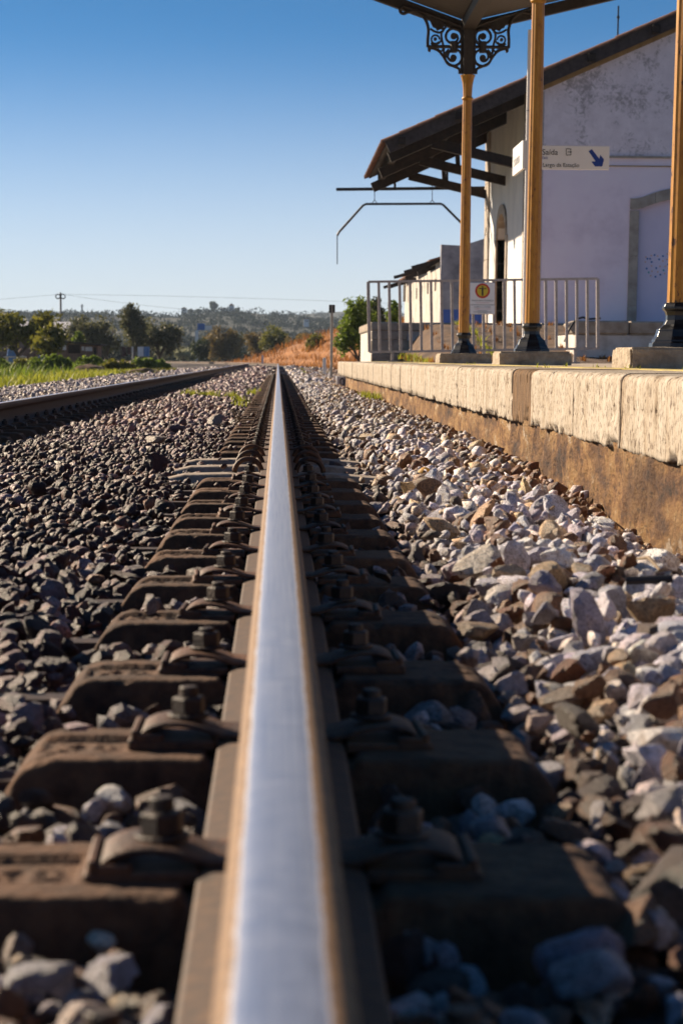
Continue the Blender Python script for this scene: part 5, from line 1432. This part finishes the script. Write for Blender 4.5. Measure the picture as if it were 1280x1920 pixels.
# washing
ld = 150
wl = empty('washing_line', tuple(gpt(262, ld)), 'washing line with dark, white and blue cloths under the trees', 'washing line')
m = MB()
for px in (226, 284): q = P(px, 648, ld); m.tube([(q.x, ld, GZ), (q.x, ld, q.z)], .03, 6)
a_, b_ = P(226, 649, ld), P(284, 649, ld); m.tube([a_, b_], .008, 4); m.build('posts', 'bark', wl)
for x0, x1, y1, mt in ((228, 236, 668, 'cloth_dark'), (238, 245, 664, 'cloth_dark'), (247, 250, 672, 'house_white'), (258, 269, 668, 'cloth_white'), (269.5, 280.5, 668, 'cloth_blue')):
    n = 7; vs = []; fs = []
    for i in range(n):
        for j in range(4):
            p = P(x0 + (x1 - x0) * i / (n - 1), 650 + (y1 - 650) * j / 3, ld); vs.append((p.x, ld + .06 * math.sin(i * 2.1) * (j / 3 + .2), p.z))
            vs.append((p.x, ld + .012 + .06 * math.sin(i * 2.1) * (j / 3 + .2), p.z))
    for i in range(n - 1):
        for j in range(3):
            a = (i * 4 + j) * 2; b = ((i + 1) * 4 + j) * 2
            fs += [(a, b, b + 2, a + 2), (a + 1, a + 3, b + 3, b + 1)]
    m = MB(); m.add(vs, fs); m.build('cloth', mt, wl)
# greenhouse
gd2 = 240
p, q = P(-40, 618, gd2), P(128, 604, gd2)
gh = empty('greenhouse', (p.x, gd2, GZ), 'long low greenhouse with pale plastic roof behind the fig trees', 'greenhouse')
m = MB(); m.box(p.x, q.x, gd2 + .5, gd2 + 9, GZ - .3, p.z); m.build('wall', 'rust_sheet', gh)
nspan = 8
for i in range(nspan):
    x0, x1 = p.x + (q.x - p.x) * i / nspan, p.x + (q.x - p.x) * (i + 1) / nspan
    m = MB(); m.prism([(gd2, p.z), (gd2 + 4.8, q.z + .12), (gd2 + 9.6, p.z)], 'x', x0 + .02, x1 - .02); m.build('roof_panel', 'plastic_sheet', gh)
# utility pole and wires
ud = 260
ub, ut = P(114.5, 640, ud), P(113.5, 548, ud)
up_o = empty('utility_pole', (ub.x, ud, GZ), 'utility pole with two ring-shaped crossarms above the trees', 'utility pole')
m = MB(); m.tube([(ub.x, ud, GZ - .3), ut], [.17, .11], 8); m.build('pole', 'pole_concrete', up_o)
for s_ in (-1, 1):
    m = MB(); c = P(113.5 + s_ * 4.7, 555.5, ud); rr = 4.2 * ud / 4157
    m.tube([(c.x + rr * math.cos(t * math.pi / 9), ud - .1, c.z + rr * .95 * math.sin(t * math.pi / 9)) for t in range(19)], .07, 6, cap=False); m.build('ring_arm', 'iron_dark', up_o)
wires = [((106, 552), (-300, 580), 12), ((122, 552), (560, 590), 18), ((122, 551.5), (900, 577), 6)]
for i, (a_, b_, sag) in enumerate(wires):
    pts = []
    for t in np.linspace(0, 1, 14):
        pts.append(P(a_[0] + (b_[0] - a_[0]) * t, a_[1] + (b_[1] - a_[1]) * t + 4 * t * (1 - t) * (sag - 10) , ud))
    m = MB(); m.tube(pts, .011, 4); tag(m.build('wire', 'iron_dark'), ['wire from the utility pole towards the picture edge', 'lower wire sagging from the utility pole over the trees', 'upper wire from the utility pole towards the hills'][i], 'wire', 'overhead wires')
q = P(154, 590, 700); m = MB(); m.tube([(q.x, 700, 3), (q.x, 700, P(154, 570, 700).z)], .25, 6); m.box(q.x - .5, q.x + .5, 699.6, 700.4, P(154, 574, 700).z, P(154, 573, 700).z)
tag(m.build('mast', 'pole_concrete'), 'thin distant mast right of the utility pole', 'mast')
# billboard
bd = 330
p, q = P(370, 618.5, bd), P(384, 606, bd)
bb = empty('billboard', (p.x, bd, GZ), 'blue billboard on white legs beyond the dark shrub', 'billboard')
m = MB(); m.box(p.x, q.x, bd, bd + .25, p.z, q.z); m.build('panel', 'house_blue', bb)
m = MB(); m.box(p.x - .35, p.x + .15, bd - .1, bd + .1, GZ, p.z); m.box(q.x, q.x + 1.1, bd + .05, bd + .2, p.z, q.z - .3); m.build('legs', 'house_white', bb)
# houses and tree on the ridge
def house(px0, px1, py0, py1, d, mt, lab, roofm='roof_tile', zb=None):
    p, q = P(px0, py1, d), P(px1, py0, d); w = q.x - p.x; h = q.z - p.z
    e = empty('ridge_house', (p.x, d, p.z), lab, 'house', 'houses on the ridge')
    m = MB(); m.box(p.x, q.x, d, d + w * .7, p.z - 1.5, q.z); m.build('wall', mt, e)
    m = MB(); m.prism([(p.x - .3, q.z), (q.x + .3, q.z), ((p.x + q.x) / 2, q.z + h * .35)], 'y', d - .3, d + w * .7 + .3); m.build('roof', roofm, e)
    for t in (.25, .65):
        m = MB(); m.box(p.x + w * t, p.x + w * (t + .16), d - .06, d + .02, p.z + h * .35, p.z + h * .7); m.build('window', 'dark_void', e)
HD = 1390
house(429, 439, 573, 587, HD - 60, 'house_white', 'taller pale blue-white house on the ridge beside the umbrella pine')
house(413, 429, 579, 587, HD - 60, 'house_white', 'low white house with red roof on the ridge left of the taller one')
house(340, 350, 578, 586, HD - 60, 'house_white', 'small pale house on the ridge left of the umbrella pine')
house(569, 579, 598, 606, 1000, 'house_white', 'small white house part way up the hillside')
ptree_b = P(400, 590, HD - 15)
def ridge_tree(px, y0, y1, w, lab, seed, d=HD - 15, mt='leaf_dark', name='umbrella_pine'):
    b = P(px, y1 + 8, d); k = d / 4157
    c = P(px, y0 + (y1 - y0) * .38, d)
    return tree(name, lab, b, [(c.x - b.x, 0, c.z - b.z, w * k, w * k, (y1 - y0) * .36 * k)], 1300, .75, mt, seed=seed, trunk_r=.5, group='trees on the ridge', ncl=22)
ridge_tree(400, 565.5, 585, 10, 'umbrella pine standing alone on the ridge', 80)
ridge_tree(443, 577, 590, 7, 'rounded dark tree right of the taller ridge house', 81, name='ridge_tree')
ridge_tree(372, 580, 590, 5, 'small dark tree on the ridge left of the umbrella pine', 82, name='ridge_tree')
ridge_tree(357, 580, 590, 5, 'small dark tree on the ridge beside the small pale house', 83, name='ridge_tree')
# woodland over the hillside: one far mass
def wood():
    r = np.random.default_rng(90)
    def on(V, n, sz, ylim):
        k = r.integers(0, len(V), n); p = V[k] + r.normal(0, 6, (n, 3)) * np.array([1, 1, 0]); return p
    Vs, Fs, Ts = [], [], []; b0 = 0
    for V, n, s in ((HV, 7000, 3.2), (HV2, 1600, 4.5)):
        u = V[(np.abs(V[:, 0]) < V[:, 1] * .33) & (V[:, 2] > .5)]
        p = on(u, n, s, None); p[:, 2] += 1.0
        m = r.uniform(.6, 1.4, n) * s
        v, f, t = leaves(p, np.stack([m * 1.2, m, m * .7], -1), n * 30, s * .26, r=r)
        Vs.append(v); Fs.append(f + b0); Ts.append(t); b0 += len(v)
    o = np_mesh('woodland', np.concatenate(Vs), np.concatenate(Fs), 'leaf_hill', np.concatenate(Ts))
    tag(o, 'scrub and woodland covering the distant hillside', 'woodland', kind='stuff')
wood()
# hedgerow mass on the flat between the trees and the hills
def flat_scrub():
    r = np.random.default_rng(91); n = 420
    d = r.uniform(290, 620, n); px = r.uniform(-250, 900, n)
    c = np.array([(P(a, 673, b).x, b, GZ + .5 + (b - 290) / 330 * 2.0) for a, b in zip(px, d)]); m = r.uniform(.8, 2.0, n)
    v, f, t = leaves(c, np.stack([m * 1.6, m, m * .9], -1), n * 60, .42, r=r)
    tag(np_mesh('scrub', v, f, 'leaf_hill', t), 'scrub on the flat land before the hills', 'scrub', kind='stuff')
flat_scrub()

# ------------------------------------------------------------------ dry bank on the right of the bend
def bank():
    ss = np.arange(84, 212, 3.0); xs = np.array([3.0, 3.6, 4.2, 5.0, 5.8, 6.8, 8, 10, 13, 18, 26])
    zs = np.array([-.45, -.3, -.02, .45, .85, 1.15, 1.4, 1.7, 1.9, 1.6, .0]); V = []
    for s in ss:
        k = float(smoothstep(84, 120, s) * smoothstep(212, 175, s))
        for x, z in zip(xs, zs):
            p, _ = track_pt(s, x + .5); V.append((p.x, p.y, -.45 + (z + .45) * (.05 + 1.5 * k)))
    V = np.array(V); V[:, 2] += (fbm(V * np.array([.55, .28, 0]), 95, 4) - .5) * .75 * smoothstep(-.45, .3, V[:, 2])
    m = len(xs); F = [(i * m + k, i * m + k + 1, (i + 1) * m + k + 1, (i + 1) * m + k) for i in range(len(ss) - 1) for k in range(m - 1)]
    tag(np_mesh('embankment', V, F, 'bank_soil', smooth=True), kind='structure')
    return V
BV = bank()
def blades(base, h, w, mat, name, label, r, cat='grass', lean=.35):
    n = len(base); a = r.uniform(0, 2 * np.pi, n); d = np.stack([np.cos(a), np.sin(a), 0 * a], -1)
    hh = h * r.uniform(.5, 1.4, n); ln = d[:, [1, 0, 2]] * np.array([1, -1, 0]) * (r.normal(0, lean, n) * hh)[:, None]
    tip = base + ln; tip[:, 2] += hh; mid = base + ln * .35; mid[:, 2] += hh * .6; ww = w * r.uniform(.6, 1.4, n)[:, None]
    V = np.stack([base - d * ww, base + d * ww, mid + d * ww * .7, tip, mid - d * ww * .7], 1).reshape(-1, 3); i = np.arange(n) * 5
    F = np.concatenate([np.stack([i, i + 1, i + 2, i + 4], -1), np.stack([i + 4, i + 2, i + 3, i + 3], -1)])
    tri = np.concatenate([np.stack([i, i + 1, i + 2], -1), np.stack([i, i + 2, i + 4], -1), np.stack([i + 4, i + 2, i + 3], -1)])
    t = np.repeat(np.clip(r.normal(.5, .25, n), 0, 1), 5)
    return tag(np_mesh(name, V, tri, mat, np.stack([t, t, t], -1)), label, cat, kind='stuff')
r_ = np.random.default_rng(97)
k = r_.integers(0, len(BV), 15000); b_ = BV[k] + np.stack([r_.normal(0, .6, 15000), r_.normal(0, 1.5, 15000), np.full(15000, -.08)], -1)
b_ = b_[b_[:, 1] < 260]
blades(b_, .38, .030, 'grass_dry', 'dry_grass', 'dry orange grass covering the bank beyond the platform', r_, lean=.6)
# green verge on the other side
n = 30000; y = 4 + 108 * r_.random(n) ** .75; x = -5.0 - .012 * y - r_.random(n) ** 1.4 * 16
gz = np.full(n, GZ - .02) + smoothstep(-6.5, -4.8, x) * .05
keep = vnoise(np.stack([x * .5, y * .25, x * 0], -1), 8) > .25
blades(np.stack([x, y, gz], -1)[keep], .20, .020, 'grass_green', 'grass', 'sunlit green grass strip beyond the ballast', r_, lean=.5)
n = 14000; y = 30 + 70 * r_.random(n) ** .8; x = -5.6 - .02 * y - r_.random(n) * 12
kp = vnoise(np.stack([x * .9, y * .35, x * 0], -1), 18) > .62
blades(np.stack([x, y, np.full(n, GZ - .02)], -1)[kp], .42, .026, 'leaf_green', 'tall_grass', 'taller rough green tufts standing in the grass strip', r_, lean=.7)
# rank growth along the far side of the verge
n = 9000; y = r_.uniform(84, 118, n); px = r_.uniform(-120, 330, n); x = (px - 521) / 4157 * y
hh = .55 * smoothstep(.35, .75, vnoise(np.stack([x * .6, y * .3, x * 0], -1), 12)) + .06
o = blades(np.stack([x, y, np.full(n, GZ - .03)], -1)[hh > .12], .20, .026, 'leaf_fig', 'undergrowth', 'rank green growth between the bushes along the grass edge', r_, cat='undergrowth', lean=.6)
# tufts in the ballast, on the ramp and at the wall's foot
def tufts(spots, mat, name, label, h=.09, w=.006, n=22):
    B = np.concatenate([np.array(s)[None] + np.stack([r_.normal(0, .03, n), r_.normal(0, .03, n), np.zeros(n)], -1) for s in spots])
    return blades(B, h, w, mat, name, label, r_, cat='weeds', lean=.5)
sp1 = []
for px, py in ((445, 752), (452, 757), (360, 742), (400, 744), (430, 745), (350, 741), (452, 765), (600, 693), (570, 700), (690, 748), (705, 745), (700, 750), (735, 752), (478, 738), (468, 741), (385, 743)):
    lo, hi = 1.0, 90.0
    for _ in range(50):
        mid = (lo + hi) / 2; q = P(px, py, mid)
        if q.z > float(bal_z(q.x, q.y)): lo = mid
        else: hi = mid
    q = P(px, py, lo)
    for j in range(3): sp1.append((min(q.x, 1.0) + random.uniform(-.05, .05), q.y + random.uniform(-.2, .2), q.z - .02))
tufts(sp1, 'grass_green', 'weeds', 'small bright green weeds growing in the ballast', .085)
sp2 = [(float(v[0]), float(v[1]), float(v[2]) - .02) for v in RAMP_V[(RAMP_V[:, 0] < 4.6) & (RAMP_V[:, 1] > 35)][::7]]
tufts([s for s in sp2 if random.random() < .6], 'grass_green', 'weeds', 'patchy green weeds on the earth ramp behind the railing', .12, .010, 16)
tufts([(float(v[0]), float(v[1]), float(v[2]) - .02) for v in RAMP_V[RAMP_V[:, 1] > 34.5][::9] if random.random() < .7], 'grass_dry', 'dry_grass', 'dry grass scattered on the earth ramp behind the railing', .10, .010, 14)
sp3 = [(PX + random.uniform(.3, .9), random.uniform(9, 30), PZ - .01) for _ in range(9)]
tufts(sp3, 'grass_green', 'weeds', 'tiny weeds in the joints of the platform paving', .03, .004, 8)
# dry stalks between the rails
def stalk(px, py0, py1, d, lab, sd_):
    rr = random.Random(sd_); q = P(px, py1, d); base = Vector((q.x, d, float(bal_z(q.x, d)) - .02)); H = (py1 - py0) * d / 4157
    m = MB()
    for k in range(5):
        a = rr.uniform(-.5, .5); b_ = rr.uniform(-.4, .4); h = H * rr.uniform(.6, 1.1); m.tube([base, base + Vector((a * h * .3, b_ * h * .3, h * .5)), base + Vector((a * h * .6, b_ * h * .6, h))], [.004, .003, .0015], 5)
        for j in range(6):
            t = rr.uniform(.4, 1); c = base + Vector((a * h * .6 * t, b_ * h * .6 * t, h * t)); m.tube([c, c + Vector((rr.uniform(-.03, .03), rr.uniform(-.03, .03), .02))], [.004, .002], 4)
    tag(m.build('dry_weed', 'twig'), lab, 'weed', 'dry weeds between the rails')
stalk(447, 715, 762, 14.5, 'dry brown weed stalks beside the rail, nearer of two', 1)
stalk(474, 708, 735, 20.5, 'dry brown weed stalks beside the rail, farther of two', 2)
# fallen leaf, twigs and a bit of pipe
def on_ballast(px, py, lift=.03):
    lo, hi = 1.0, 60.0
    for _ in range(60):
        mid = (lo + hi) / 2; q = P(px, py, mid)
        if q.z > float(bal_z(q.x, q.y)) + lift: lo = mid
        else: hi = mid
    return P(px, py, lo)
q = on_ballast(796, 893, .055); kx = q.y / 4157
vs = []; fs = []
for i in range(7):
    for j in range(5):
        u, v = i / 6 * 2 - 1, j / 4 * 2 - 1; vs.append((q.x + u * 13 * kx * math.sqrt(max(0, 1 - .8 * v * v)), q.y + v * .012, q.z + .015 + 9 * kx * (1 - u * u) - 3 * kx * v * v))
for i in range(6):
    for j in range(4): fs.append((i * 5 + j, i * 5 + j + 1, (i + 1) * 5 + j + 1, (i + 1) * 5 + j))
vs2 = [(a, b, c - .0015) for a, b, c in vs]; m = MB(); m.add(vs, fs); m.add(vs2, [tuple(reversed(f)) for f in fs])
tag(m.build('fallen_leaf', 'leaf_litter', smooth=True), 'curled orange leaf lying on the ballast on the platform side', 'leaf')
for i, (a_, b_, lab) in enumerate((((1195, 1060), (1236, 1082), 'pale twig lying on the ballast near the picture edge'), ((1030, 965), (1075, 940), 'thin twig resting among brown stones by the platform wall'), ((305, 915), (355, 918), 'pale curved twig on the dark gravel between the rails'))):
    p, q = on_ballast(*a_), on_ballast(*b_); p.z += .012; q.z += .012; mid = (p + q) / 2 + Vector((0, 0, .012))
    m = MB(); m.tube([p, mid, q], [.003, .004, .0025], 6); tag(m.build('twig', 'twig'), lab, 'twig', 'twigs on the ballast')
p = on_ballast(1172, 1112); m = MB(); p.z += .02; m.tube([p, p + Vector((.075, -.01, .004))], .007, 10); tag(m.build('pipe_stub', 'iron_dark'), 'short dark metal rod lying among pale stones below the platform wall', 'rod')
# far air
hz = bpy.data.materials.new('haze_air'); hz.use_nodes = True; hz.node_tree.nodes.clear()
ho = hz.node_tree.nodes.new('ShaderNodeOutputMaterial'); hv = hz.node_tree.nodes.new('ShaderNodeVolumePrincipled')
hv.inputs['Color'].default_value = (0.62, 0.78, 1.0, 1); hv.inputs['Density'].default_value = 0.00011; hv.inputs['Anisotropy'].default_value = 0.2
hz.node_tree.links.new(hv.outputs[0], ho.inputs['Volume']); MATS['haze_air'] = hz
HZ = MB(); HZ.box(-3400, 3400, -3400, 3400, -3.0, 75)
tag(HZ.build('haze', 'haze_air'), 'thin bluish summer haze over the whole scene', 'haze', kind='stuff')
